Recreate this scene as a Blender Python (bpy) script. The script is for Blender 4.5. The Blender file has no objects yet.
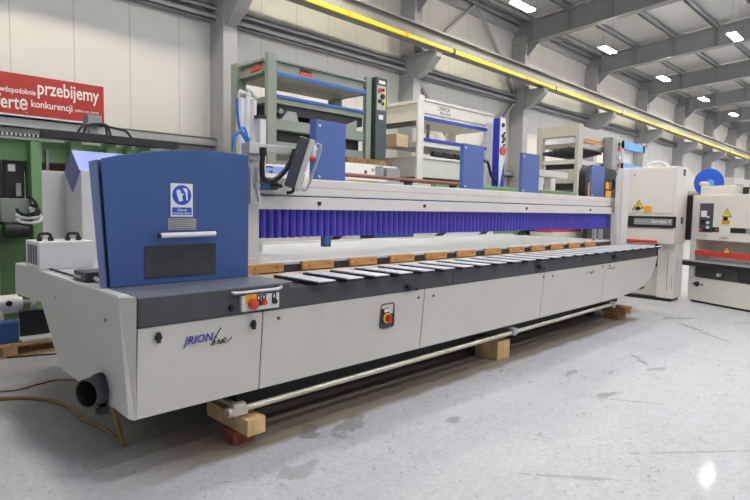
import bpy, math, random
from mathutils import Vector, Matrix
random.seed(7)
sc = bpy.context.scene
col = sc.collection
R_ = math.radians

# ------------------------------------------------------------------ camera
FOC = 557.0
YAW, PITCH, ROLL, EYE = R_(45), R_(-4.28), R_(1.0), 1.6
fw = Vector((math.cos(YAW)*math.cos(PITCH), math.sin(YAW)*math.cos(PITCH), math.sin(PITCH)))
rt = fw.cross(Vector((0, 0, 1))).normalized()
up = rt.cross(fw)
rt, up = rt*math.cos(ROLL)+up*math.sin(ROLL), up*math.cos(ROLL)-rt*math.sin(ROLL)
cd = bpy.data.cameras.new('camera'); cam = bpy.data.objects.new('camera', cd); col.objects.link(cam)
cam.matrix_world = Matrix(((rt.x, up.x, -fw.x, 0), (rt.y, up.y, -fw.y, 0), (rt.z, up.z, -fw.z, EYE), (0, 0, 0, 1)))
cd.sensor_width = 36; cd.lens = FOC/750*36; cd.clip_end = 300
sc.camera = cam
def A(x, y, Y):
    """point of the plane y=Y seen at a pixel -> (X, Z)"""
    d = fw + rt*((x-375)/FOC) - up*((y-250)/FOC)
    t = Y/d.y
    return t*d.x, EYE+t*d.z

# ------------------------------------------------------------------ materials
def lin(c):
    return tuple((v/255/12.92 if v/255 <= .04045 else ((v/255+.055)/1.055)**2.4) for v in c)
def new_mat(name):
    m = bpy.data.materials.new(name); m.use_nodes = True
    return m, m.node_tree.nodes, m.node_tree.links, m.node_tree.nodes['Principled BSDF']
def mat(name, c, rough=.5, metal=0., var=.06, scale=6., bump=0., spec=.5, coat=0.):
    m, N, L, b = new_mat(name)
    b.inputs['Roughness'].default_value = rough; b.inputs['Metallic'].default_value = metal
    b.inputs['Specular IOR Level'].default_value = spec
    b.inputs['Coat Weight'].default_value = coat
    tc = N.new('ShaderNodeTexCoord'); no = N.new('ShaderNodeTexNoise')
    no.inputs['Scale'].default_value = scale; no.inputs['Detail'].default_value = 5
    L.new(tc.outputs['Object'], no.inputs['Vector'])
    r = N.new('ShaderNodeValToRGB'); l = lin(c)
    r.color_ramp.elements[0].position = .3; r.color_ramp.elements[1].position = .7
    r.color_ramp.elements[0].color = (*[v*(1-var) for v in l], 1)
    r.color_ramp.elements[1].color = (*[min(1, v*(1+var)) for v in l], 1)
    L.new(no.outputs['Fac'], r.inputs['Fac']); L.new(r.outputs['Color'], b.inputs['Base Color'])
    if bump:
        bp = N.new('ShaderNodeBump'); bp.inputs['Strength'].default_value = bump; bp.inputs['Distance'].default_value = .01
        L.new(no.outputs['Fac'], bp.inputs['Height']); L.new(bp.outputs['Normal'], b.inputs['Normal'])
    return m
def wood(name, c1, c2, sx=2., sy=30.):
    m, N, L, b = new_mat(name); b.inputs['Roughness'].default_value = .75
    tc = N.new('ShaderNodeTexCoord'); mp = N.new('ShaderNodeMapping'); no = N.new('ShaderNodeTexNoise')
    mp.inputs['Scale'].default_value = (sx, sy, sy); no.inputs['Scale'].default_value = 1.5; no.inputs['Detail'].default_value = 6
    r = N.new('ShaderNodeValToRGB'); r.color_ramp.elements[0].color = (*lin(c1), 1); r.color_ramp.elements[1].color = (*lin(c2), 1)
    r.color_ramp.elements[0].position = .35; r.color_ramp.elements[1].position = .65
    L.new(tc.outputs['Object'], mp.inputs['Vector']); L.new(mp.outputs['Vector'], no.inputs['Vector'])
    L.new(no.outputs['Fac'], r.inputs['Fac']); L.new(r.outputs['Color'], b.inputs['Base Color'])
    return m
def emis(name, c, s):
    m, N, L, b = new_mat(name)
    b.inputs['Emission Color'].default_value = (*lin(c), 1); b.inputs['Emission Strength'].default_value = s
    return m
def panel_mat(name, c, pitch, gap, axis='X', rough=.55, micro=0.):
    """painted sheet panels with seams every `pitch` metres along one axis (world position)"""
    m, N, L, b = new_mat(name); b.inputs['Roughness'].default_value = rough
    g = N.new('ShaderNodeNewGeometry'); s = N.new('ShaderNodeSeparateXYZ'); L.new(g.outputs['Position'], s.inputs['Vector'])
    def math_(op, a, bb):
        n = N.new('ShaderNodeMath'); n.operation = op
        for i, v in enumerate((a, bb)):
            if isinstance(v, (int, float)): n.inputs[i].default_value = v
            else: L.new(v, n.inputs[i])
        return n.outputs[0]
    u = math_('ADD', s.outputs[axis], 101*pitch-2.44)
    f = math_('FRACT', math_('DIVIDE', u, pitch), 0)
    seam = math_('LESS_THAN', f, gap/pitch)
    no = N.new('ShaderNodeTexNoise'); no.inputs['Scale'].default_value = .7; no.inputs['Detail'].default_value = 4
    L.new(g.outputs['Position'], no.inputs['Vector'])
    r = N.new('ShaderNodeValToRGB'); l = lin(c)
    r.color_ramp.elements[0].color = (*[v*.95 for v in l], 1); r.color_ramp.elements[1].color = (*[min(1, v*1.04) for v in l], 1)
    L.new(no.outputs['Fac'], r.inputs['Fac'])
    mx = N.new('ShaderNodeMixRGB'); mx.inputs['Color2'].default_value = (*[v*.55 for v in l], 1)
    L.new(seam, mx.inputs['Fac']); L.new(r.outputs['Color'], mx.inputs['Color1']); L.new(mx.outputs['Color'], b.inputs['Base Color'])
    if micro:
        w = math_('SINE', math_('MULTIPLY', u, 2*math.pi/micro), 0)
        bp = N.new('ShaderNodeBump'); bp.inputs['Strength'].default_value = .12; bp.inputs['Distance'].default_value = .004
        L.new(w, bp.inputs['Height']); L.new(bp.outputs['Normal'], b.inputs['Normal'])
    return m
def floor_mat():
    m, N, L, b = new_mat('polished_concrete')
    g = N.new('ShaderNodeNewGeometry'); P = g.outputs['Position']
    s = N.new('ShaderNodeSeparateXYZ'); L.new(P, s.inputs['Vector'])
    def noise(sc_, det=6, rough=.6, dist=0, vec=None):
        n = N.new('ShaderNodeTexNoise'); n.inputs['Scale'].default_value = sc_; n.inputs['Detail'].default_value = det
        n.inputs['Roughness'].default_value = rough; n.inputs['Distortion'].default_value = dist
        L.new(vec or P, n.inputs['Vector']); return n.outputs['Fac']
    def ramp(f, stops):
        r = N.new('ShaderNodeValToRGB'); e = r.color_ramp.elements
        e[0].position, e[0].color = stops[0][0], (*stops[0][1], 1); e[1].position, e[1].color = stops[-1][0], (*stops[-1][1], 1)
        for p, c in stops[1:-1]: e.new(p).color = (*c, 1)
        L.new(f, r.inputs['Fac']); return r.outputs['Color']
    def mth(op, a, bb=0., c=None, clamp=False):
        n = N.new('ShaderNodeMath'); n.operation = op; n.use_clamp = clamp
        for i, v in enumerate((a, bb) if c is None else (a, bb, c)):
            if isinstance(v, (int, float)): n.inputs[i].default_value = v
            else: L.new(v, n.inputs[i])
        return n.outputs[0]
    def mix(f, a, bb, mode='MIX'):
        n = N.new('ShaderNodeMixRGB'); n.blend_type = mode
        for i, v in zip(('Fac', 'Color1', 'Color2'), (f, a, bb)):
            if isinstance(v, (int, float)): n.inputs[i].default_value = v
            elif isinstance(v, tuple): n.inputs[i].default_value = (*v, 1)
            else: L.new(v, n.inputs[i])
        return n.outputs['Color']
    base = ramp(noise(.55, 7, .62), [(.3, lin((178, 178, 180))), (.5, lin((193, 194, 198))), (.72, lin((206, 208, 214)))])
    base = mix(.55, base, ramp(noise(7, 9, .8), [(.3, lin((172, 171, 171))), (.7, lin((210, 211, 215)))]))
    base = mix(.28, base, ramp(noise(26, 6, .8, .6), [(.34, lin((148, 146, 146))), (.5, lin((190, 190, 193))), (.66, lin((226, 228, 232)))]))
    # small chips and scuffs
    sc1 = ramp(noise(14, 3, .55, 1.2), [(.63, (0, 0, 0)), (.69, (1, 1, 1))])
    base = mix(mth('MULTIPLY', sc1, .5), base, lin((118, 114, 112)))
    mp = N.new('ShaderNodeMapping'); mp.inputs['Scale'].default_value = (5, 1.1, 1); mp.inputs['Rotation'].default_value = (0, 0, R_(35))
    L.new(P, mp.inputs['Vector'])
    sc2 = ramp(noise(2.2, 6, .6, 1.6, mp.outputs['Vector']), [(.655, (0, 0, 0)), (.69, (1, 1, 1))])
    base = mix(mth('MULTIPLY', sc2, .38), base, lin((128, 125, 124)))
    # individual marks: (x, y, radius x, radius y, angle, strength)
    nz = noise(7, 5, .65)
    for (cx, cy, rx, ry, a, k) in SPOTS:
        ca, sa = math.cos(R_(a)), math.sin(R_(a))
        dx = mth('SUBTRACT', s.outputs['X'], cx); dy = mth('SUBTRACT', s.outputs['Y'], cy)
        u = mth('DIVIDE', mth('ADD', mth('MULTIPLY', dx, ca), mth('MULTIPLY', dy, sa)), rx)
        v = mth('DIVIDE', mth('SUBTRACT', mth('MULTIPLY', dy, ca), mth('MULTIPLY', dx, sa)), ry)
        d = mth('SQRT', mth('ADD', mth('MULTIPLY', u, u), mth('MULTIPLY', v, v)))
        d = mth('ADD', d, mth('MULTIPLY', mth('SUBTRACT', nz, .5), 3.2))
        f = mth('MULTIPLY', mth('SUBTRACT', 1.0, d), 5.0, clamp=True)
        base = mix(mth('MULTIPLY', f, k), base, lin((112, 107, 104)))
    # brown dust with the machine's shadow painted in, under and beside it
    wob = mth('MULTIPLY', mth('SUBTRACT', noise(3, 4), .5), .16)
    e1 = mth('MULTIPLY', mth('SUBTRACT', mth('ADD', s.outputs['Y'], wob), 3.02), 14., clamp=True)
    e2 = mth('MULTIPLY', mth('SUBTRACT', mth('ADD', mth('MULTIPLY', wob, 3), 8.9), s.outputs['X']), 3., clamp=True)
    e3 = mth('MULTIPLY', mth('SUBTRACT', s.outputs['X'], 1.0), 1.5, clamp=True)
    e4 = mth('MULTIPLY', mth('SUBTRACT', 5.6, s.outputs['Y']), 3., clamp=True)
    dust_shade = mth('MULTIPLY', mth('MULTIPLY', e1, e2), mth('MULTIPLY', e3, e4))
    base = mix(mth('MULTIPLY', dust_shade, .8), base, mix(noise(4, 5), lin((140, 122, 86)), lin((104, 92, 68))))
    # saw-cut joints
    for ax, pos, tilt in (('X', 6.97, .075), ('X', .2, 0.), ('X', 13.5, .0)):
        o = 'Y' if ax == 'X' else 'X'
        t = mth('ABSOLUTE', mth('SUBTRACT', mth('SUBTRACT', s.outputs[ax], mth('MULTIPLY', s.outputs[o], tilt)), pos-.16 if tilt else pos))
        base = mix(mth('MULTIPLY', mth('LESS_THAN', t, .007), .5), base, lin((110, 108, 106)))
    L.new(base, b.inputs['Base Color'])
    rg = ramp(noise(2.5, 6), [(.3, (.4,)*3), (.7, (.55,)*3)])
    L.new(rg, b.inputs['Roughness'])
    # glossy lane added in the aisle so a lamp reflects there, not near the machine
    lane = mth('MULTIPLY', mth('SUBTRACT', 1.3, mth('ADD', s.outputs['Y'], mth('MULTIPLY', noise(1.5, 3), .3))), 4., clamp=True)
    L.new(mth('ADD', mth('MULTIPLY', lane, .1), .006), b.inputs['Coat Weight'])
    b.inputs['Coat Roughness'].default_value = .08
    b.inputs['Specular IOR Level'].default_value = .4
    bp = N.new('ShaderNodeBump'); bp.inputs['Strength'].default_value = .08; bp.inputs['Distance'].default_value = .01
    L.new(noise(22, 4), bp.inputs['Height']); L.new(bp.outputs['Normal'], b.inputs['Normal'])
    return m
SPOTS = [(2.42, 3.06, .13, .09, 40, .6), (2.71, 2.95, .2, .1, 20, .5), (2.02, 2.62, .16, .09, 10, .4), (3.37, 2.49, .08, .05, 0, .5),
         (9.25, 2.68, .28, .09, -30, .5), (8.7, 2.36, .32, .05, 48, .55), (8.25, 1.93, .36, .035, 48, .5),
         (6.35, 2.22, .26, .04, 40, .45), (6.02, 1.92, .16, .05, -25, .45), (5.25, 2.45, .14, .045, 10, .55), (4.86, 1.93, .13, .05, -20, .55), (4.85, 1.7, .3, .018, -60, .4),
         (5.6, 2.19, .1, .03, 10, .35), (4.75, 2.95, .09, .02, 20, .5), (3.2, 1.4, .35, .02, -50, .35), (4.1, 1.05, .4, .02, -40, .35), (9.6, 1.9, .3, .03, -20, .35)]

M = {}
M['cream'] = mat('painted_warm_grey_steel', (205, 201, 191), .42, var=.025, scale=3, bump=.02)
M['cream2'] = mat('painted_light_grey_rail', (214, 211, 206), .4, var=.03)
M['fascia'] = mat('charcoal_painted_steel', (66, 68, 71), .5, var=.06)
M['deck'] = mat('slate_grey_table', (112, 116, 126), .35, var=.06)
M['blue'] = mat('blue_painted_steel', (57, 86, 140), .42, var=.05, scale=2)
M['blue_grey'] = mat('dull_blue_edge', (96, 112, 150), .45)
M['cover'] = mat('blue_cover_paint', (78, 103, 165), .42, var=.04)
M['lilac'] = mat('pale_blue_paint', (150, 166, 232), .45, var=.03)
M['slate'] = mat('slate_blue_paint', (98, 112, 158), .5)
M['black'] = mat('black_plastic', (28, 28, 30), .45, var=.1)
M['dark'] = mat('dark_underframe', (38, 38, 38), .6, var=.12)
M['glass'] = mat('smoked_window', (50, 52, 54), .12, var=.25, scale=9, spec=.6)
M['curtain'] = mat('violet_curtain_strip', (84, 76, 188), .3, var=.12, scale=4, spec=.6)
M['white'] = mat('white_enamel', (228, 227, 224), .4, var=.03)
M['white2'] = mat('off_white_cabinet', (222, 218, 208), .42, var=.025)
M['alu'] = mat('brushed_aluminium', (205, 206, 208), .28, .7, var=.06)
M['tube'] = mat('galvanised_pipe', (196, 190, 172), .35, .55, var=.1)
M['slat'] = mat('light_support_bar_top', (226, 226, 230), .4, var=.04)
M['table'] = mat('pale_grey_table_top', (206, 208, 212), .3, var=.03)
M['beige'] = mat('beige_bed', (226, 206, 176), .5, var=.05)
M['pad'] = wood('brown_wood_pad', (176, 126, 70), (206, 160, 100))
M['timber'] = wood('pale_timber', (196, 160, 110), (222, 188, 138), 14, 6)
M['timber_red'] = wood('reddish_brown_block', (120, 62, 40), (150, 84, 56), 8, 8)
M['timber_dark'] = wood('weathered_timber', (120, 88, 56), (156, 118, 78), 6, 20)
M['red'] = mat('red_paint', (206, 60, 48), .45)
M['orange'] = mat('orange_label', (236, 160, 40), .5)
M['yellow'] = mat('yellow_paint', (242, 214, 40), .45, var=.04)
M['steel'] = mat('grey_structural_steel', (168, 169, 171), .55, var=.05, scale=1)
M['steel_dark'] = mat('dark_grey_structural_steel', (148, 149, 152), .55, var=.05, scale=1)
M['crane'] = mat('crane_beam_paint', (134, 133, 132), .5, var=.05)
M['pgreen'] = mat('grey_green_machine_paint', (134, 144, 130), .5, var=.05, scale=2)
M['pgreen_dark'] = mat('dark_petrol_column', (66, 78, 80), .45)
M['green'] = mat('green_machine_paint', (112, 150, 100), .5, var=.06, scale=2)
M['green_dark'] = mat('dark_green_paint', (74, 104, 66), .55, var=.08)
M['pblue'] = mat('blue_trim_strip', (44, 96, 176), .4)
M['dblue'] = mat('royal_blue_paint', (34, 54, 178), .35)
M['sky'] = mat('light_blue_rack_paint', (106, 168, 226), .45)
M['pcream'] = mat('cream_press_paint', (232, 227, 216), .45, var=.03)
M['pgrey'] = mat('warm_grey_press_paint', (188, 184, 172), .5, var=.04)
M['ply'] = wood('plywood_sheet', (206, 180, 146), (222, 198, 164))
M['rust'] = mat('rusty_red_pipe', (140, 88, 74), .6, var=.12)
M['banner'] = mat('red_banner_print', (170, 42, 34), .5, var=.03)
M['hose'] = mat('tan_hose', (150, 116, 66), .5)
M['bluehose'] = mat('blue_air_hose', (50, 120, 200), .35)
M['whitehose'] = mat('white_cable', (220, 220, 216), .4)
M['print_blue'] = mat('blue_print', (58, 60, 150), .5)
M['sign_blue'] = mat('blue_sign_print', (30, 80, 190), .45)
M['reel'] = mat('blue_disc', (40, 92, 200), .4)
M['skin'] = mat('pale_paper_roll', (226, 210, 196), .6)
M['wall'] = panel_mat('wall_sandwich_panel', (216, 214, 208), 1.01, .012, 'X', .5, .1)
M['wall_end'] = panel_mat('end_wall_panel', (210, 209, 203), 1.03, .012, 'Y', .5, .1)
M['roof'] = panel_mat('roof_liner_sheet', (205, 204, 200), 1.9, .015, 'X', .5, .25)
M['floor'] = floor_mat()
M['lamp'] = emis('lamp_diffuser', (255, 244, 218), 238.)
M['lamp_cool'] = emis('cool_lamp_diffuser', (250, 249, 252), 212.)
M['grey'] = mat('mid_grey_plastic', (150, 152, 152), .45)
M['dgrey'] = mat('dark_grey_casing', (70, 73, 80), .45)

# ------------------------------------------------------------------ mesh builder
class MB:
    def __init__(s): s.v = []; s.f = []; s.m = []; s.sm = []; s.mats = []
    def mi(s, m):
        if m is None: return 0
        if m not in s.mats: s.mats.append(m)
        return s.mats.index(m)
    def add(s, vs, fs, m=None, smooth=False):
        o = len(s.v); s.v += [tuple(p) for p in vs]
        for f in fs:
            s.f.append([i+o for i in f]); s.m.append(s.mi(m)); s.sm.append(smooth)
        return s
    def box(s, x0, x1, y0, y1, z0, z1, m=None):
        x0, x1 = min(x0, x1), max(x0, x1); y0, y1 = min(y0, y1), max(y0, y1); z0, z1 = min(z0, z1), max(z0, z1)
        v = [(x, y, z) for z in (z0, z1) for y in (y0, y1) for x in (x0, x1)]
        return s.add(v, [(0, 2, 3, 1), (4, 5, 7, 6), (0, 1, 5, 4), (2, 6, 7, 3), (0, 4, 6, 2), (1, 3, 7, 5)], m)
    def loft(s, a, b, m=None):
        """two matching rings of 3-D points joined and capped"""
        n = len(a)
        return s.add(list(a)+list(b), [tuple(range(n))[::-1], tuple(range(n, 2*n))] + [(i, (i+1) % n, n+(i+1) % n, n+i) for i in range(n)], m)
    def prism(s, pts, axis, a, b, m=None):
        def p3(u, v, w): return {'x': (w, u, v), 'y': (u, w, v), 'z': (u, v, w)}[axis]
        return s.loft([p3(u, v, a) for u, v in pts], [p3(u, v, b) for u, v in pts], m)
    def bar(s, p, q, w, h, m=None, ref=(0, 0, 1)):
        p, q = Vector(p), Vector(q); d = (q-p).normalized(); r = Vector(ref)
        if abs(d.dot(r)) > .98: r = Vector((0, 1, 0))
        u = d.cross(r).normalized()*w/2; v = u.cross(d).normalized()*h/2
        return s.loft([p+u+v, p-u+v, p-u-v, p+u-v], [q+u+v, q-u+v, q-u-v, q+u-v], m)
    def cyl(s, p, q, r, r2=None, seg=20, m=None, caps=True):
        p, q = Vector(p), Vector(q); d = (q-p).normalized(); r2 = r if r2 is None else r2
        u = d.orthogonal().normalized(); v = d.cross(u)
        ring = [(math.cos(2*math.pi*i/seg), math.sin(2*math.pi*i/seg)) for i in range(seg)]
        a = [p+(u*c+v*t)*r for c, t in ring]; b = [q+(u*c+v*t)*r2 for c, t in ring]
        s.add(a+b, [(i, (i+1) % seg, seg+(i+1) % seg, seg+i) for i in range(seg)], m, True)
        if caps:
            s.add(a, [tuple(range(seg))[::-1]], m); s.add(b, [tuple(range(seg))], m)
        return s
    def pipe(s, p, q, ro, ri, seg=28, m=None, m_in=None):
        p, q = Vector(p), Vector(q); d = (q-p).normalized(); u = d.orthogonal().normalized(); v = d.cross(u)
        rg = [(math.cos(2*math.pi*i/seg), math.sin(2*math.pi*i/seg)) for i in range(seg)]
        R = lambda c, r: [c+(u*x+v*y)*r for x, y in rg]
        q1 = [(i, (i+1) % seg, seg+(i+1) % seg, seg+i) for i in range(seg)]
        s.add(R(p, ro)+R(q, ro), q1, m, True); s.add(R(q, ri)+R(p, ri), q1, m_in or m, True)
        s.add(R(q, ro)+R(q, ri), q1, m); s.add(R(p, ri)+R(p, ro), q1, m)
        return s
    def tube(s, pts, r, seg=8, m=None, sub=6):
        P = [Vector(p) for p in pts]; C = []
        for i in range(len(P)-1):
            a, b, c, d = P[max(i-1, 0)], P[i], P[i+1], P[min(i+2, len(P)-1)]
            for k in range(sub):
                t = k/sub
                C.append(.5*((2*b)+(c-a)*t+(2*a-5*b+4*c-d)*t*t+(3*b-a-3*c+d)*t**3))
        C.append(P[-1]); vs = []; u = None
        for i, c in enumerate(C):
            d = (C[min(i+1, len(C)-1)]-C[max(i-1, 0)]).normalized()
            u = d.orthogonal().normalized() if u is None else (u-d*u.dot(d)).normalized()
            v = d.cross(u)
            vs += [c+(u*math.cos(2*math.pi*k/seg)+v*math.sin(2*math.pi*k/seg))*r for k in range(seg)]
        n = len(C)
        s.add(vs, [(i*seg+k, i*seg+(k+1) % seg, (i+1)*seg+(k+1) % seg, (i+1)*seg+k) for i in range(n-1) for k in range(seg)], m, True)
        s.add(vs[:seg], [tuple(range(seg))[::-1]], m); s.add(vs[-seg:], [tuple(range(seg))], m)
        return s
    def ball(s, c, r, m=None, seg=14, rings=8, sq=(1, 1, 1)):
        vs = []; fs = []
        for i in range(rings+1):
            th = math.pi*i/rings
            for k in range(seg):
                ph = 2*math.pi*k/seg
                vs.append((c[0]+r*sq[0]*math.sin(th)*math.cos(ph), c[1]+r*sq[1]*math.sin(th)*math.sin(ph), c[2]+r*sq[2]*math.cos(th)))
        for i in range(rings):
            for k in range(seg): fs.append((i*seg+k, (i+1)*seg+k, (i+1)*seg+(k+1) % seg, i*seg+(k+1) % seg))
        return s.add(vs, fs, m, True)

ABS = {}
def build(name, mb, m=None, parent=None, bevel=0.):
    me = bpy.data.meshes.new(name)
    xs = [[p[i] for p in mb.v] for i in range(3)]
    org = Vector(((min(xs[0])+max(xs[0]))/2, (min(xs[1])+max(xs[1]))/2, min(xs[2])))
    me.from_pydata([Vector(p)-org for p in mb.v], [], mb.f)
    for k in (mb.mats or [m]): me.materials.append(k if k is not None else m)
    for p, i, sm in zip(me.polygons, mb.m, mb.sm): p.material_index = i; p.use_smooth = sm
    me.update()
    bmx = __import__('bmesh').new(); bmx.from_mesh(me); __import__('bmesh').ops.recalc_face_normals(bmx, faces=bmx.faces); bmx.to_mesh(me); bmx.free()
    o = bpy.data.objects.new(name, me); col.objects.link(o)
    o.location = org-(ABS[parent.name] if parent else Vector()); o.parent = parent
    ABS[o.name] = org
    if bevel:
        b = o.modifiers.new('edge_softening', 'BEVEL'); b.width = bevel; b.segments = 2; b.limit_method = 'ANGLE'; b.angle_limit = R_(40)
    return o
def tag(o, label, cat, group=None):
    o['label'] = label; o['category'] = cat
    if group: o['group'] = group
    return o
def thing(name, label, cat, loc=(0, 0, 0), group=None):
    o = bpy.data.objects.new(name, None); col.objects.link(o); o.location = loc; ABS[o.name] = Vector(loc)
    o.empty_display_size = .2
    return tag(o, label, cat, group)
def struct(name, mb, m=None, bevel=0.):
    o = build(name, mb, m, None, bevel); o['kind'] = 'structure'; return o
def dup(o, loc=None, parent=None):
    c = o.copy(); col.objects.link(c)
    if loc is not None: c.location = loc
    if parent: c.parent = parent
    for ch in o.children: dup(ch, None, c)
    return c
def text(name, body, m, parent, centre, h, width=None, face='front', shear=0., depth=.0012, bold=False, ang=0.):
    """flat lettering on a face: 'front' looks to -y, 'left' looks to -x"""
    cu = bpy.data.curves.new(name, 'FONT'); cu.body = body; cu.size = 1; cu.shear = shear; cu.resolution_u = 3
    cu.extrude = .001; cu.offset = .012 if bold else 0.
    t = bpy.data.objects.new(name+'_tmp', cu); col.objects.link(t)
    bpy.context.view_layer.update()
    me = bpy.data.meshes.new_from_object(t.evaluated_get(bpy.context.evaluated_depsgraph_get()))
    bpy.data.objects.remove(t); bpy.data.curves.remove(cu)
    xs = [v.co.x for v in me.vertices]; ys = [v.co.y for v in me.vertices]
    cx, cy = (min(xs)+max(xs))/2, (min(ys)+max(ys))/2
    sy = h/(max(ys)-min(ys)); sx = (width/(max(xs)-min(xs))) if width else sy
    ca, sa = math.cos(R_(ang)), math.sin(R_(ang))
    for v in me.vertices:
        a, b, c = (v.co.x-cx)*sx, (v.co.y-cy)*sy, v.co.z*depth/.001
        a, b = a*ca-b*sa, a*sa+b*ca
        v.co = (a, -c, b) if face == 'front' else (-c, -a, b)
    me.materials.clear(); me.materials.append(m)
    o = bpy.data.objects.new(name, me); col.objects.link(o)
    o.parent = parent; o.location = Vector(centre)-(ABS[parent.name] if parent else Vector()); ABS[o.name] = Vector(centre)
    return o
def warn_sign(parent, face, c, h):
    """yellow warning triangle with black rim and bolt"""
    w = h*.58
    def P(u, v, e): return (c[0]+u, c[1]-e, c[2]+v) if face == 'front' else (c[0]-e, c[1]-u, c[2]+v)
    mb = MB()
    tri = [(-w, -h/2), (w, -h/2), (0, h/2)]
    mb.loft([P(u, v, 0) for u, v in tri], [P(u, v, .003) for u, v in tri], M['black'])
    mb.loft([P(u*.78, v*.78-h*.03, .003) for u, v in tri], [P(u*.78, v*.78-h*.03, .005) for u, v in tri], M['yellow'])
    bolt = [(.02, .2), (-.12, -.05), (0, -.02), (-.03, -.33), (.12, -.02), (.01, -.05)]
    mb.loft([P(u*h, v*h*.9, .005) for u, v in bolt], [P(u*h, v*h*.9, .0065) for u, v in bolt], M['black'])
    return build('warning_sign', mb, None, parent)

# ------------------------------------------------------------------ the hall
WY = 11.37
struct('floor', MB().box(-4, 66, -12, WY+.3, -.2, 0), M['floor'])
struct('wall_back', MB().box(-4, 66, WY, WY+.2, 0, 8.52), M['wall'])
struct('wall_right', MB().box(66, 66.2, -12, WY+.2, 0, 10.3), M['wall_end'])
def roof_z(y): return 8.62+.07*(9.77-y)
mb = MB(); mb.prism([(WY+.2, roof_z(WY+.2)), (-12, roof_z(-12)), (-12, roof_z(-12)+.15), (WY+.2, roof_z(WY+.2)+.15)], 'x', -4, 66.2)
struct('ceiling', mb, M['roof'])
COLX = [.12+6.06*i for i in range(0, 11)]
def crane_z(x): return 6.08-.0085*(x-8)
def h_section(mb, x0, x1, y0, y1, z0, z1, t=.03):
    """H column: web along y, flanges facing the hall and the wall"""
    mb.box(x0, x1, y0, y0+t, z0, z1); mb.box(x0, x1, y1-t, y1, z0, z1); mb.box(x0+.02, (x0+x1)/2+.012, y0+t, y1-t, z0, z1)
ORD = ['first', 'second', 'third', 'fourth', 'fifth', 'sixth', 'seventh', 'eighth', 'ninth', 'tenth', 'eleventh', 'twelfth']
for i, x in enumerate(COLX):
    mb = MB(); h_section(mb, x, x+.33, 10.8, WY, 0, 7.9)
    # crane bracket
    dz = crane_z(x)-6.06
    mb.prism([(10.8, 5.35+dz), (10.8, 6.02+dz), (10.02, 6.02+dz), (10.02, 5.86+dz), (10.35, 5.55+dz)], 'x', x+.05, x+.28)
    mb.box(x-.01, x+.34, 10.02, 10.8, 5.99+dz, 6.04+dz)
    o = struct('wall_column', mb, M['steel'])
    # haunched roof beam
    mb = MB(); ys = [WY, 10.6, 9.9, 4., -3., -12.]
    bot = [7.62, 7.62, 7.70, 8.10, 8.59, 9.2]; top = [roof_z(y)-.16 for y in ys]
    for (w0, w1, sel) in ((x+.145, x+.185, None), (x, x+.33, 'b'), (x, x+.33, 't')):
        for k in range(5):
            a, b = ys[k], ys[k+1]; b0, b1 = bot[k], bot[k+1]; t0, t1 = top[k], top[k+1]
            if sel == 'b': t0, t1 = b0+.035, b1+.035
            if sel == 't': b0, b1 = t0-.035, t1-.035
            mb.loft([(w0, a, b0), (w1, a, b0), (w1, a, t0), (w0, a, t0)], [(w0, b, b1), (w1, b, b1), (w1, b, t1), (w0, b, t1)])
    for y in (10.6, 9.25, 7.76, 6.3, 4.84, 3.38, 1.9):        # web stiffeners
        zb = 7.64 if y > 9.9 else 7.70+(9.9-y)*.068
        mb.box(x+.02, x+.31, y, y+.02, zb, roof_z(y)-.16)
    mb.prism([(10.8, 7.64), (10.8, 7.2), (10.3, 7.66)], 'x', x+.14, x+.18)
    struct('roof_beam', mb, M['steel_dark'])
for y in (11.1, 10.7, 9.25, 7.76, 6.3, 4.84, 3.38, 1.92, .46, -1.):
    mb = MB(); z = roof_z(y)
    mb.box(-4, 66, y-.01, y+.01, z-.19, z+.0); mb.box(-4, 66, y-.06, y+.01, z-.19, z-.165); mb.box(-4, 66, y-.01, y+.06, z-.03, z)
    mb.box(-4, 66, y+.12, y+.135, z-.16, z)
    struct('ceiling_purlin_beam', mb, M['steel'])
for z0, z1, nm in ((5.55, 5.85, 'trim_1'), (2.86, 3.05, 'trim_2')):
    mb = MB(); mb.box(-4, 66, 11.12, WY, z1-.025, z1); mb.box(-4, 66, 11.12, WY, z0, z0+.025); mb.box(-4, 66, 11.3, 11.33, z0, z1)
    mb.box(-4, 66, 11.12, 11.14, z0, z0+.1); mb.box(-4, 66, 11.12, 11.14, z1-.09, z1)
    struct(nm, mb, M['steel'])
struct('trim_3', MB().box(-4, 66, 11.2, WY, 8.1, 8.3), M['steel'])
# wind braces of the second bay
mb = MB()
for p, q in (((15.6, 8.35), (12.7, 6.0)), ((15.75, 8.35), (18.3, 5.9)), ((12.7, 5.5), (15.3, 3.0)), ((18.15, 5.5), (15.4, 3.0))):
    mb.bar((p[0], 11.15, p[1]), (q[0], 11.15, q[1]), .08, .12, ref=(0, 1, 0))
struct('wall_brace_beam', mb, M['steel'])
mb = MB()
for p, q in (((42.8, 7.7), (45.2, 6.2)), ((48.2, 7.7), (46., 6.2))): mb.bar((p[0], 11.1, p[1]), (q[0], 11.1, q[1]), .08, .12, ref=(0, 1, 0))
struct('wall_brace_beam', mb, M['steel'])

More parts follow.
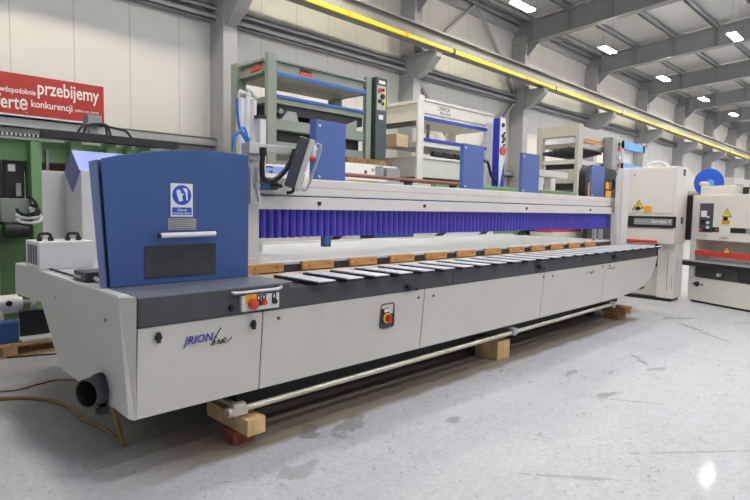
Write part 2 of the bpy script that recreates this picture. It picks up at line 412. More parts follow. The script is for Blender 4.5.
# crane runway
t = thing('crane_runway', 'long grey crane runway beam with a yellow conductor rail on brackets along the wall', 'crane rail', (30, 10.1, 6.05))
def rail(mb, y0, y1, z0, z1, m=None):
    a, b = crane_z(-4)-6.06, crane_z(65.5)-6.06
    ring = lambda x, d: [(x, y0, z0+d), (x, y1, z0+d), (x, y1, z1+d), (x, y0, z1+d)]
    return mb.loft(ring(-4, a), ring(65.5, b), m)
mb = MB(); rail(mb, 10.0, 10.28, 6.06, 6.09); rail(mb, 10.13, 10.15, 6.09, 6.5); rail(mb, 10.0, 10.28, 6.5, 6.53); rail(mb, 10.1, 10.18, 6.53, 6.6)
build('runway_beam', mb, M['crane'], t)
build('conductor_rail', rail(MB(), 9.94, 10.0, 6.055, 6.15), M['yellow'], t)
for k in range(24):
    x = 6.9+2.02*k; d = crane_z(x)-6.06
    build('rail_hanger', MB().box(x, x+.08, 9.925, 10.01, 6.035+d, 6.175+d), M['orange' if k % 3 else 'black'], t)
mb = MB(); d = crane_z(12.3)-6.06
for k in range(5):
    for r in range(2): mb.cyl((12.0+k*.14, 10.128, 6.24+r*.12+d), (12.0+k*.14, 10.118, 6.24+r*.12+d), .022, seg=8)
build('splice_bolts', mb, M['steel_dark'], t)

# lamps
def lamp(tube_mat):
    t = thing('ceiling_lamp', 'strip lamp hanging from the roof', 'lamp', (0, 0, 0), 'strip lamps under the roof')
    mb = MB(); mb.prism([(-.13, .02), (.13, .02), (.09, .09), (-.09, .09)], 'x', -.52, .52)
    build('lamp_housing', mb, M['steel'], t)
    for y0 in (-.115, .015): build('lamp_tube', MB().box(-.48, .48, y0, y0+.1, -.015, .02), tube_mat, t)
    for x in (-.4, .4): build('suspension_rod', MB().cyl((x, 0, .08), (x, 0, 1.2), .008, seg=6), M['steel'], t)
    return t
WHICH = {14.3: 'above the cream press', 20.1: 'second from the camera', 25.9: 'third from the camera', 31.8: 'fourth from the camera',
         37.7: 'fifth from the camera', 43.6: 'sixth from the camera', 49.5: 'seventh from the camera', 55.4: 'eighth from the camera'}
for y in (8.58, 4.95, 1.2, -2.7, -6.6):
    wall_row = y == 8.58
    if y in (8.58, 4.95): proto = lamp(M['lamp' if wall_row else 'lamp_cool']); used = False
    for x in (2.6, 8.45, 14.3, 20.1, 25.9, 31.8, 37.7, 43.6, 49.5, 55.4):
        if y == 4.95 and x in (14.3, 25.9): continue
        if y == 4.95 and x == 20.1: x = 21.3
        o = proto if not used else dup(proto); used = True
        o.location = (x, y, 7.35)
        if wall_row and x in WHICH: o['label'] = 'bright wall-row strip lamp, ' + WHICH[x]
        elif y == 4.95 and x == 21.3: o['label'] = 'bright strip lamp hanging over the aisle, top right of the photo'
        elif wall_row: o['label'] = 'strip lamp of the row beside the wall, before the cream press'
        else: o['label'] = 'strip lamp hanging from the roof over the open aisle'

# banner
t = thing('wall_banner', 'long red banner with white lettering on the wall above the green machine', 'banner', (2.2, 11.08, 3.08))
build('banner_sheet', MB().box(-2.2, 3.85, 11.06, 11.11, 3.08, 3.76), M['banner'], t)
build('banner_frame', MB().box(-2.2, 3.87, 11.05, 11.115, 3.05, 3.08), M['alu'], t)
for body, px, py, x0, x1, h in (('wdopodobnie', 17, 91, 0, 36, .12), ('przebijemy', 70, 94, 39, 100, .31), ('ofertę', 8, 103, -12, 28, .30), ('konkurencji', 52, 107, 32, 73, .16), ('tylko za nami', 87, 112, 75, 99, .06)):
    c = A(px, py, 11.05); w = A(x1, py, 11.05)[0]-A(x0, py, 11.05)[0]
    text('banner_lettering', body, M['white'], t, (A((x0+x1)/2, py, 11.05)[0], 11.058, c[1]), h, w, bold=True)

# ------------------------------------------------------------------ the main machine
m_ = thing('edge_banding_machine', 'long grey edge banding machine with a blue hood and purple curtain, filling the photo', 'machine', (5.3, 4.2, 0))
# end panel
EX = 1.165
prof = [(3.19, 1.075), (5.48, 1.075), (5.50, .82), (4.72, .85), (4.40, .41), (3.14, .385)]
a = [(EX+(.03 if z < .5 else 0), y, z) for y, z in prof]; b = [(EX+.05, y, z) for y, z in prof]
mb = MB(); mb.loft(a, b)
# chamfer between end and front
mb.loft([(EX, 3.19, 1.075), (1.236, 3.1, 1.085), (1.236, 3.25, 1.085), (EX+.05, 3.25, 1.075)], [(EX+.03, 3.14, .385), (1.232, 3.13, .37), (1.236, 3.25, .37), (EX+.05, 3.25, .385)])
ep = build('end_panel', mb, M['cream'], m_, .004)
for (x, y) in ((55, 298), (105, 320)):
    d = fw + rt*((x-375)/FOC)-up*((y-250)/FOC); k = EX/d.x; yy, zz = d.y*k, EYE+d.z*k
    o = build('screw', MB().cyl((EX-.004, yy, zz), (EX+.004, yy, zz), .012, seg=10), M['grey'], ep)
build('deck_edge', MB().box(1.17, 1.232, 3.2, 5.48, 1.068, 1.085), M['white'], m_)
# front panels
SEAM = [1.236, 2.061, 3.726, 5.853, 7.55, 9.55]
panels = []
for i in range(5):
    x0, x1 = SEAM[i]+.004, SEAM[i+1]-.004
    zb = .368
    pts = [(x0, .905), (x1, .905), (x1, zb), (x0, zb)]
    if i == 4: pts = [(x0, .905), (9.52, .92), (9.49, .76), (9.38, .58), (9.12, .465), (8.75, .41), (8.2, zb+.008), (x0, zb)]
    mb = MB(); mb.loft([(x, 3.10+(.905-z)*.09, z) for x, z in pts], [(x, 3.13+(.905-z)*.09, z) for x, z in pts])
    panels.append(build('front_panel', mb, M['cream'], m_, .003))
def on_panel(x, y):
    X, Z = A(x, y, 3.11); return X, 3.10+(.905-Z)*.09, Z
for i, (x, y, kind) in enumerate(((157, 337, 'k'), (252, 324, 'k'), (278, 318, 's'), (418, 297.5, 's'), (433, 295.5, 's'), (543, 277, 's'), (552, 276, 's'), (602, 266.5, 's'), (609, 265.5, 's'))):
    X, Y, Z = on_panel(x, y); mb = MB()
    p = panels[max(k for k in range(5) if SEAM[k] < X)]
    if kind == 'k':
        mb.cyl((X, Y+.002, Z), (X, Y-.012, Z), .014, seg=14); mb.box(X-.009, X+.009, Y-.03, Y-.01, Z-.03, Z+.03)
        mb.box(X-.02, X+.02, Y-.02, Y-.01, Z-.012, Z+.012); build('panel_latch', mb, M['black'], p)
    else:
        mb.cyl((X, Y+.002, Z), (X, Y-.008, Z), .011, seg=12); build('panel_lock', mb, M['dgrey'], p)
X, Y, Z = on_panel(198, 340)
text('logo_lettering', 'JRION', M['print_blue'], panels[0], (X+.002, Y-.006, Z), .066, .2, shear=.25, bold=True, ang=1)
X, Y, Z = on_panel(215.5, 339.5)
mb = MB()
def stroke(pts, r): mb.tube([(X+u, Y-.004-v*.06, Z+v) for u, v in pts], r, 5)
stroke([(-.03, -.035), (0, .02), (.035, .07)], .0035)
stroke([(-.012, -.032), (-.002, -.005)], .004); stroke([(.004, .012), (.007, .018)], .004)
stroke([(.012, -.03), (.024, -.002), (.03, -.028), (.036, -.03), (.05, -.004)], .0035); stroke([(.045, -.03), (.075, -.01), (.062, .002), (.052, -.02), (.075, -.03), (.115, .0)], .003)
build('script_lettering', mb, M['black'], panels[0])
for (x, y, s) in ((590, 272.5, .65), (611, 268.5, .6)):
    X, Y, Z = on_panel(x, y); mb = MB()
    mb.tube([(X-.2*s, Y-.002, Z-.004), (X-.08*s, Y-.002, Z+.012), (X+.04*s, Y-.002, Z-.004), (X+.2*s, Y-.002, Z+.006)], .005, 5)
    if s > .6: mb.tube([(X+.03, Y-.002, Z-.025), (X+.06, Y-.002, Z+.045)], .005, 5)
    build('small_lettering', mb, M['dgrey'], panels[4])
# switch recess on the second panel
X0, Z1 = A(380.5, 304, 3.11); X1, Z0 = A(394, 326.5, 3.11)
def rr(x0, x1, z0, z1, r, n=5):
    P = []
    for cx, cz, a0 in ((x1-r, z1-r, 0), (x0+r, z1-r, 90), (x0+r, z0+r, 180), (x1-r, z0+r, 270)):
        for k in range(n+1): P.append((cx+r*math.cos(R_(a0+90*k/n)), cz+r*math.sin(R_(a0+90*k/n))))
    return P
mb = MB(); yb = 3.118
out = rr(X0, X1, Z0, Z1, .03); inn = rr(X0+.012, X1-.012, Z0+.012, Z1-.012, .022)
n = len(out)
mb.add([(x, yb-.012, z) for x, z in out]+[(x, yb-.012, z) for x, z in inn], [(i, (i+1) % n, n+(i+1) % n, n+i) for i in range(n)])
mb.add([(x, yb-.012, z) for x, z in out]+[(x, yb+.01, z) for x, z in out], [(i, (i+1) % n, n+(i+1) % n, n+i) for i in range(n)])
mb.add([(x, yb-.012, z) for x, z in inn]+[(x, yb-.002, z) for x, z in inn], [(i, (i+1) % n, n+(i+1) % n, n+i) for i in range(n)])
mb.add([(x, yb-.003, z) for x, z in inn], [tuple(range(n))])
rec = build('switch_recess', mb, M['dgrey'], panels[1])
xc, zc = (X0+X1)/2-.02, (Z0+Z1)/2-.015
build('switch_plate', MB().box(xc-.045, xc+.04, yb-.012, yb-.003, zc-.05, zc+.075), M['black'], rec)
o = build('switch_ring', MB().cyl((xc+.01, yb-.01, zc-.005), (xc+.01, yb-.02, zc-.005), .042, seg=22), M['yellow'], rec)
mb = MB(); mb.cyl((xc+.01, yb-.02, zc-.005), (xc+.01, yb-.035, zc-.005), .03, seg=20); mb.box(xc, xc+.02, yb-.055, yb-.02, zc-.035, zc+.025)
build('switch_knob', mb, M['red'], rec)
build('switch_label', MB().box(xc-.02, xc+.04, yb-.0135, yb-.011, zc+.045, zc+.07), M['white'], rec)
# fascia
mb = MB(); mb.box(1.238, 2.268, 3.085, 3.3, .912, 1.075); mb.box(2.268, 4.105, 3.09, 3.3, .912, 1.048); mb.box(4.11, 6.8, 3.09, 3.3, .912, 1.048); mb.box(6.805, 9.44, 3.09, 3.3, .915, 1.05)
fas = build('fascia', mb, M['fascia'], m_, .003)
build('fascia_gap', MB().box(1.24, 9.4, 3.105, 3.3, .9, .914), M['black'], m_)
for (x, y) in ((231, 308), (407, 287), (538, 267), (613, 257)):
    X, Z = A(x, y, 3.09); mb = MB()
    mb.cyl((X, 3.09, Z), (X, 3.06, Z), .016, seg=14)
    if x > 300: mb.cyl((X, 3.065, Z), (X, 3.045, Z), .03, .026, seg=14); mb.bar((X-.03, 3.06, Z+.012), (X+.09, 3.06, Z-.02), .018, .018); mb.ball((X+.09, 3.06, Z-.02), .016)
    else: mb.cyl((X, 3.086, Z), (X, 3.082, Z), .024, seg=18)
    build('clamp_knob', mb, M['black'], fas)
# deck (left) and bed
build('deck_plate', MB().box(1.232, 2.29, 3.085, 3.72, 1.075, 1.088), M['deck'], m_, .003)
mb = MB(); mb.box(1.2, 2.3, 3.72, 5.5, 1.03, 1.0855)
build('rear_deck', mb, M['table'], m_)
mb = MB()
for k in range(9): mb.box(1.236, 1.25, 4.05+k*.16, 4.17+k*.16, 1.086, 1.1)
build('deck_strip', mb, M['black'], m_)
build('bed', MB().box(2.3, 9.4, 3.3, 3.84, .98, 1.03), M['beige'], m_)
build('chain_bed', MB().box(2.3, 9.2, 3.725, 3.84, 1.03, 1.125), M['dark'], m_)
build('chain_guide', MB().box(2.3, 9.2, 3.6, 3.722, 1.03, 1.065), M['beige'], m_)
build('rear_table', MB().box(2.3, 9.2, 3.745, 5.55, 1.12, 1.152), M['table'], m_, .006)
build('rear_table_edge', MB().box(2.3, 9.2, 5.55, 5.6, 1.02, 1.175), M['cream2'], m_)
build('underframe', MB().box(2.1, 9.0, 3.5, 4.9, .12, .98), M['dark'], m_)
build('inner_tray', MB().box(1.3, 9.3, 3.2, 3.5, .4, .9), M['dark'], m_)
# conveyor pads
p0 = None
for k in range(12):
    x = 2.314+.5375*k
    mb = None
    if p0 is None:
        mb = MB(); mb.box(x, x+.345, 3.70, 3.742, 1.075, 1.145)
        p0 = build('conveyor_pad', mb, M['pad'], m_, .006)
        for dx in (.07, .275): build('pad_hole', MB().cyl((x+dx, 3.702, 1.115), (x+dx, 3.698, 1.115), .009, seg=8), M['timber_red'], p0)
        base = p0.location.copy()
    else: dup(p0, base+Vector((x-2.314, 0, 0)), m_)
# support bars
s0 = None
for k in range(24):
    x = 2.44+.2775*k+.002*k*k*.35
    if s0 is None:
        mb = MB(); mb.box(x, x+.165, 3.0, 3.53, 1.056, 1.077)
        s0 = build('support_bar', mb, M['black'], m_, .003)
        build('bar_top', MB().box(x+.012, x+.166, 2.996, 3.53, 1.0775, 1.084), M['slat'], s0)
        base = s0.location.copy()
    else: dup(s0, base+Vector((x-2.44, 0, 0)), m_)
# posts and pressure beam
PY = 3.72
mb = MB(); mb.box(2.315, 2.435, PY, PY+.09, 1.03, 2.0); mb.box(2.33, 2.42, PY-.006, PY, 1.07, 1.2)
post = build('post', mb, M['cream'], m_, .006)
for z in (1.12, 1.88, 1.95): build('bolt', MB().cyl((2.36, PY-.004, z), (2.36, PY-.016, z), .012, seg=8), M['grey'], post)
mb = MB(); mb.box(2.34, 2.42, PY-.03, PY, 1.62, 1.9); mb.cyl((2.385, PY-.02, 1.76), (2.385, PY-.06, 1.76), .022, seg=12); mb.bar((2.39, PY-.04, 1.76), (2.41, PY-.04, 1.64), .02, .02)
build('lock_bracket', mb, M['cream2'], post)
build('cylinder_block', MB().box(2.435, 2.53, PY-.02, PY+.045, 1.73, 1.82), M['blue'], post, .004)
mb = MB(); mb.cyl((2.53, PY+.01, 1.765), (2.6, PY+.01, 1.765), .035, seg=14); mb.cyl((2.6, PY+.01, 1.765), (2.65, PY+.01, 1.765), .016, seg=10)
build('cylinder_plug', mb, M['black'], post)
mb = MB(); mb.box(9.27, 9.53, 3.6, 3.70, 1.04, 2.32); mb.box(9.22, 9.27, 3.64, 3.7, 1.04, 2.2)
build('post', mb, M['cream2'], m_, .006)
build('lower_rail', MB().box(2.43, 9.5, PY+.02, PY+.2, 1.578, 1.684), M['cream2'], m_, .004)
build('upper_rail', MB().box(2.43, 9.5, PY+.05, PY+.34, 1.694, 1.84), M['cream2'], m_, .01)
build('rail_groove', MB().box(2.43, 9.5, PY+.07, PY+.2, 1.684, 1.694), M['print_blue'], m_)
build('rail_stripe', MB().box(2.5, 9.5, PY+.049, PY+.05, 1.766, 1.769), M['red'], m_)
for x in (2.72+0.33, 4.35+.1, 6.5, 8.4):
    build('rail_plug', MB().cyl((x, PY+.022, 1.632), (x, PY+.008, 1.632), .018, seg=12), M['black'], m_)
# curtain: one folded sheet per length
n = 184; v = []; f = []
xs = [2.44+(9.35-2.44)*i/(n*4) for i in range(n*4+1)]
for i, x in enumerate(xs):
    yy = PY+.15-.05*abs(math.sin(math.pi*i/8))**.7
    v += [(x, yy, 1.343+.003*math.sin(i*.7)), (x, yy, 1.58)]
f = [(2*i, 2*i+2, 2*i+3, 2*i+1) for i in range(len(xs)-1)]
b_ = len(v); v += [(x, y+.006, z) for x, y, z in v]; f += [tuple(j+b_ for j in q) for q in f]
mb = MB(); mb.add(v, f)
build('curtain', mb, M['curtain'], m_)
build('curtain_clip', MB().box(3.18, 3.25, PY+.09, PY+.15, 1.25, 1.345), M['blue'], m_)
mb = MB(); mb.cyl((8.72, 3.8, 1.1), (8.72, 3.8, 1.33), .035, seg=14); mb.cyl((8.95, 3.8, 1.1), (8.95, 3.8, 1.33), .035, seg=14)
build('guide_rod', mb, M['grey'], m_)
# blue motor covers standing on the beam
for (x0, y0, x1, y1) in ((310, 121, 346, 121.5), (460.5, 143, 484.5, 146), (520, 152, 540, 155), (590.5, 165, 605, 166)):
    X0, z = A(x0, y0, 3.98); X1, z2 = A(x1, y1, 3.98); zt = (z+z2)/2
    c = X0+.07
    mb = MB(); mb.prism([(X0*1.035, 4.1), (X0*1.012, 4.03), (c, 3.98), (X1, 3.98), (X1, 4.1)], 'z', 1.841, zt)
    cv = build('motor_cover', mb, M['cover'], m_, .004)
    for z in (1.88, zt-.05): build('screw', MB().cyl((c+.04, 3.981, z), (c+.04, 3.972, z), .012, seg=8), M['white'], cv)
# hood
fr = [(1.235, 1.09), (1.192, 1.865), (1.29, 1.893), (1.45, 1.925), (1.63, 1.952), (1.83, 1.97), (2.02, 1.972), (2.205, 1.96), (2.2, 1.09)]
HY = 3.5
mb = MB(); mb.loft([(x, HY, z) for x, z in fr], [(1.75+(x-1.7)*.45+.14, HY+.5, z) for x, z in fr])
hood = build('hood', mb, M['blue'], m_, .004)
mb = MB(); st = [(1.185, 1.09), (1.133, 1.845), (1.18, 1.86), (1.223, 1.09)]
mb.loft([(x, HY+.02, z) for x, z in st], [(x+.25, HY+.3, z) for x, z in st])
build('hood_side', mb, M['blue_grey'], hood)
def on_hood(x, y): X, Z = A(x, y, HY); return X, HY, Z
X0, _, Z1 = on_hood(144, 246.5); X1, _, Z0 = on_hood(215, 276)
mb = MB(); q = [on_hood(144.5, 246), on_hood(215.5, 243), on_hood(215.5, 274), on_hood(144.5, 279)]
mb.loft([(p[0], HY-.004, p[2]) for p in q], [(p[0], HY+.01, p[2]) for p in q])
win = build('hood_window', mb, M['glass'], hood)
a = on_hood(157, 235.3); b = on_hood(211.5, 233.3)
mb = MB(); mb.cyl((a[0], HY-.05, a[2]), (b[0], HY-.05, b[2]), .017, seg=18)
hd = build('hood_handle', mb, M['white'], hood)
build('hood_handle_cap', MB().cyl((a[0]-.012, HY-.05, a[2]), (a[0], HY-.05, a[2]), .0175, seg=18), M['black'], hood)
for k in (.12, .88): build('handle_standoff', MB().cyl((a[0]+(b[0]-a[0])*k, HY-.05, a[2]), (a[0]+(b[0]-a[0])*k, HY, a[2]), .012, seg=10), M['black'], hood)
a = on_hood(170.3, 183); b = on_hood(192.6, 216.7)
build('safety_sign', MB().box(a[0], b[0], HY-.004, HY+.002, b[2], a[2]), M['white'], hood)
w = b[0]-a[0]; h = a[2]-b[2]; cx = (a[0]+b[0])/2
mb = MB(); cz = a[2]-w*.5; mb.cyl((cx, HY-.004, cz), (cx, HY-.0055, cz), w*.43, seg=30); mb.box(a[0]+w*.06, b[0]-w*.06, HY-.0055, HY-.003, b[2]+h*.05, b[2]+h*.28)
build('safety_sign_print', mb, M['sign_blue'], hood)
def glove(mb, ox, oz, s, ang, mir=1):
    pts = [(-.3, -.75), (.3, -.75), (.32, -.1), (.62, .12), (.58, .3), (.3, .2), (.32, .75), (.2, .9), (.1, .75), (.06, .95), (-.06, .98), (-.1, .85), (-.2, .9), (-.3, .8), (-.36, .3)]
    c, t = math.cos(R_(ang)), math.sin(R_(ang))
    P = [(ox+(u*mir*c-v*t)*s, oz+(u*mir*t+v*c)*s) for u, v in pts]
    mb.loft([(x, HY-.0055, z) for x, z in P], [(x, HY-.0068, z) for x, z in P])
mb = MB(); glove(mb, cx-w*.1, cz-w*.04, w*.30, 14)
g2 = build('safety_sign_glove', mb, M['white'], hood)
mb = MB()
P = [(cx+w*.04, cz+w*.3), (cx+w*.2, cz+w*.3), (cx+w*.26, cz+w*.2), (cx+w*.26, cz-w*.22), (cx+w*.2, cz-w*.22), (cx+w*.16, cz+.1*w), (cx+w*.08, cz+w*.2)]
mb.loft([(x, HY-.0055, z) for x, z in P], [(x, HY-.0066, z) for x, z in P]); build('safety_sign_glove', mb, M['white'], hood)
text('sign_lettering', 'Gloves', M['white'], hood, (cx, HY-.0056, b[2]+h*.205), h*.075, w*.45, bold=True)
text('sign_lettering', 'must be worn', M['white'], hood, (cx, HY-.0056, b[2]+h*.11), h*.075, w*.78, bold=True)
a = on_hood(168, 218.3); b = on_hood(196, 229.7)
mb = MB(); mb.box(a[0], b[0], HY-.003, HY+.002, b[2], a[2], M['grey'])
for k in range(5): mb.box(a[0]+.01, a[0]+(b[0]-a[0])*(.9-.12*(k % 3)), HY-.0036, HY-.003, b[2]+.008+k*.0145, b[2]+.011+k*.0145, M['dgrey'])
build('type_plate', mb, None, hood)
# rear cabinet with the tilted square duct
mb = MB(); mb.box(1.605, 2.35, 5.175, 5.62, .87, 1.885)
mb.prism([(1.416, 5.62), (2.35, 5.62), (2.35, 6.3), (1.65, 6.3)], 'z', .87, 1.885)
build('rear_cabinet', mb, M['cream2'], m_, .006)
cy, cz, hy, hz = 5.388, 1.88, .205, .183
mb = MB(); ring = [(cy, cz+hz), (cy+hy, cz), (cy, cz-hz), (cy-hy, cz)]
mb.loft([(1.6, y, z) for y, z in ring], [(2.3, y, z) for y, z in ring], M['lilac'])
mb.loft([(1.594, y, z) for y, z in ring], [(1.6, y, z) for y, z in ring], M['slate'])
build('square_duct', mb, None, m_)
# control strip
X0 = A(241, 300, 3.07)[0]; X1 = A(278.5, 300, 3.07)[0]; Z1, Z0 = 1.03, .928
cb = build('control_box', MB().box(X0, X1, 3.06, 3.09, Z0, Z1), M['cream2'], fas, .004)
def cx_(px): return A(px, 300, 3.0598)[0]
x = cx_(252); z = .985
build('button_plate', MB().box(x-.045, x+.035, 3.0578, 3.0608, z-.005, z+.052), M['orange'], cb)
mb = MB(); mb.cyl((x, 3.0598, z-.012), (x, 3.0448, z-.012), .02, seg=16); mb.cyl((x, 3.0448, z-.012), (x, 3.0268, z-.012), .036, .034, seg=20); mb.ball((x, 3.0288, z-.012), .033, sq=(1, .3, 1))
build('emergency_button', mb, M['red'], cb)
for px, mk, pl in ((258.5, 'black', 1), (263.8, 'red', 1), (274, 'black', 1)):
    x = cx_(px)
    build('button_plate', MB().box(x-.017, x+.017, 3.0583, 3.0608, .975, 1.028), M['black'], cb)
    build('button', MB().cyl((x, 3.0598, .975), (x, 3.0398, .975), .019, .017, seg=16), M[mk], cb)
    build('button_mark', MB().box(x-.005, x+.005, 3.0568, 3.0588, 1.0, 1.02), M['white'], cb)
xa, za = A(233, 289.5, 3.05); xb, zb = A(286, 287, 3.05)
mb = MB(); mb.tube([(xa+.01, 3.085, 1.056), (xa+.03, 3.06, 1.054), (xa+.2, 3.055, 1.054), (xb-.06, 3.055, 1.056), (xb-.03, 3.06, 1.07)], .011, 10)
mb.bar((xa+.02, 3.075, 1.05), (xb-.05, 3.075, 1.05), .03, .015)
build('hand_rail', mb, M['alu'], fas)
# operator terminal on its arm
mb = MB(); mb.box(2.33, 2.46, PY-.03, PY+.09, 2.0, 2.085)
mb.bar((2.42, PY, 2.05), (2.86, PY-.13, 2.04), .05, .06); mb.cyl((2.85, PY-.13, 2.0), (2.85, PY-.13, 2.1), .035, seg=14)
arm = build('terminal_arm', mb, M['cream2'], m_, .006)
nrm = Vector((math.cos(R_(-36)), math.sin(R_(-36)), 0)); side = Vector((-nrm.y, nrm.x, 0)); zup = Vector((0, 0, 1))
tl = R_(17); nn = nrm*math.cos(tl)-zup*math.sin(tl); uu = zup*math.cos(tl)+nrm*math.sin(tl)
cX, cZ = A(301, 165, 3.5); cen = Vector((cX, 3.5, cZ))
def tb(mb, n0, n1, s0_, s1_, u0, u1, m=None):
    P = lambda n_, s_, u_: cen+nn*n_+side*s_+uu*u_
    mb.loft([P(n0, s0_, u0), P(n1, s0_, u0), P(n1, s1_, u0), P(n0, s1_, u0)], [P(n0, s0_, u1), P(n1, s0_, u1), P(n1, s1_, u1), P(n0, s1_, u1)], m)
    return mb
term = build('terminal_case', tb(MB(), -.075, .005, -.17, .19, -.19, .19), M['dgrey'], m_, .01)
build('terminal_bezel', tb(MB(), .005, .045, -.175, .195, -.195, .195), M['cream2'], term, .006)
build('terminal_screen', tb(MB(), .045, .048, -.13, .15, -.05, .16), M['glass'], term)
build('terminal_keypad', tb(MB(), .045, .05, -.13, .15, -.17, -.07), M['dgrey'], term)
mb = MB(); P = lambda n_, s_, u_: cen+nn*n_+side*s_+uu*u_
for s_ in (-.165, .185): mb.tube([P(.045, s_, .17), P(.1, s_, .165), P(.105, s_, .0), P(.1, s_, -.165), P(.045, s_, -.17)], .008, 8)
mb.tube([P(.1, -.165, .165), P(.1, .185, .165)], .008, 8)
build('terminal_guard', mb, M['alu'], term)
mb = MB(); mb.cyl(P(.045, -.15, .06), P(.085, -.15, .06), .02, seg=14); build('stop_button', mb, M['red'], term)
mb = MB(); mb.tube([P(.0, -.05, -.19), P(.0, -.05, -.22), P(-.04, -.04, -.24)], .012, 8); build('terminal_latch', mb, M['black'], term)
mb = MB(); c0 = P(-.07, .0, .1)
pts = []
for (x, y) in ((263, 153), (262, 166), (263, 178), (270, 182), (281, 175), (290, 163), (295, 150)):
    X, Z = A(x, y, 3.6); pts.append((X, 3.6, Z))
mb.tube(pts, .02, 10); mb.cyl(Vector(pts[0])+Vector((0, 0, -.02)), Vector(pts[0])+Vector((0, 0, .04)), .028, seg=12)
build('terminal_cable', mb, M['black'], m_)
# dust spigot on the end panel
mb = MB(); sb, sd_ = Vector((EX+.03, 3.52, .478)), Vector((-.90, -.43, 0))
mb.pipe(sb-sd_*.02, sb+sd_*.13, .088, .079, m=M['dgrey'], m_in=M['black'])
mb.cyl(sb-sd_*.02, sb-sd_*.015, .08, seg=24, m=M['black']); mb.pipe(sb+sd_*.0, sb+sd_*.035, .096, .087, m=M['black'])
mb.box(EX-.015, EX+.03, 3.44, 3.5, .335, .385, M['dark']); mb.cyl((EX-.01, 3.46, .36), (EX-.04, 3.46, .36), .018, seg=10, m=M['dark'])
sp = build('dust_spigot', mb, None, m_)
# pipe rail low along the front
mb = MB(); mb.cyl((1.93, 3.15, .262), (8.1, 3.15, .30), .022, seg=14)
build('pipe_rail', mb, M['tube'], m_)
mb = MB(); mb.box(1.85, 1.96, 3.12, 3.18, .235, .285); mb.cyl((1.82, 3.15, .26), (1.85, 3.15, .26), .032, seg=14); mb.box(1.88, 1.91, 3.16, 3.5, .275, .3)
mb.box(1.86, 1.95, 3.13, 3.17, .285, .31)
build('pipe_clamp', mb, M['tube'], m_)
for x in (5.25, 7.9):
    mb = MB(); mb.box(x, x+.08, 3.12, 3.18, .255, .33); mb.box(x+.02, x+.06, 3.16, 3.52, .31, .34); build('pipe_clamp', mb, M['grey'], m_)
for x in (2.3, 5.25, 8.4):
    build('frame_foot', MB().box(x, x+.12, 3.66, 3.78, .0, .21), M['dark'], m_)
    build('frame_foot', MB().box(x, x+.12, 4.7, 4.82, .0, .21), M['dark'], m_)

# adapter box lying on the deck
t = thing('adapter_box', 'small black box with white sockets lying on the deck beside the blue hood', 'box', (1.28, 3.95, 1.086))
build('case', MB().box(1.21, 1.36, 3.86, 4.1, 1.087, 1.15), M['dgrey'], t, .006)
mb = MB()
for k in range(3): mb.box(1.206, 1.211, 4.05-k*.05, 4.08-k*.05, 1.105, 1.125)
build('socket', mb, M['white'], t)
mb = MB(); mb.tube([(1.27, 3.86, 1.11), (1.28, 3.8, 1.1), (1.31, 3.75, 1.098)], .014, 8); build('plug', mb, M['white'], t)
# box with two handles
t = thing('handled_box', 'white box with two black handles and a vented end, behind the machine deck', 'box', (1.5, 5.1, 1.086))
bx0 = A(39.3, 250, 4.76)[0]
mb = MB(); mb.box(bx0, 1.56, 4.76, 5.15, 1.087, 1.3)
build('case', mb, M['white'], t, .006)
mb = MB()
for k in range(4): mb.box(bx0-.003, bx0+.002, 4.83+k*.07, 4.87+k*.07, 1.12, 1.27)
build('vent', mb, M['dgrey'], t)
for px in (45, 73):
    x = A(px, 240, 4.9)[0]; mb = MB()
    mb.tube([(x-.04, 4.9, 1.305), (x-.036, 4.9, 1.35), (x, 4.9, 1.358), (x+.036, 4.9, 1.35), (x+.04, 4.9, 1.305)], .012, 8)
    mb.box(x-.055, x-.025, 4.88, 4.92, 1.3, 1.33); mb.box(x+.025, x+.055, 4.88, 4.92, 1.3, 1.33)
    build('handle', mb, M['black'], t)

# timber supports
def block(name, label, parts, m):
    o = None
    mb = MB()
    for b in parts: mb.box(*b)
    return tag(build(name, mb, M[m], None, .004), label, 'wooden block', 'timber packing under the machine')
block('wooden_block', 'reddish brown block on the floor under the front left timber', [(1.90, 2.06, 3.2, 3.36, 0, .09)], 'timber_red')
tag(build('support_timber', MB().box(1.93, 2.07, 3.08, 3.62, .09, .2), M['timber'], None, .004), 'timber beam lying on the reddish brown block under the machine', 'timber', 'timber packing under the machine')
block('wooden_block', 'lower of two pale timber blocks under the middle of the machine', [(5.08, 5.32, 3.2, 3.49, 0, .1)], 'timber')
block('wooden_block', 'upper of two pale timber blocks under the middle of the machine', [(5.08, 5.32, 3.2, 3.49, .1, .2)], 'timber')
block('wooden_block', 'small block under the far timber near the tall sanding cabinet', [(8.36, 8.64, 3.22, 3.44, 0, .1)], 'timber_dark')
tag(build('support_timber', MB().box(8.38, 8.6, 3.12, 3.49, .1, .2), M['timber_dark'], None, .004), 'timber beam under the far end of the machine', 'timber', 'timber packing under the machine')

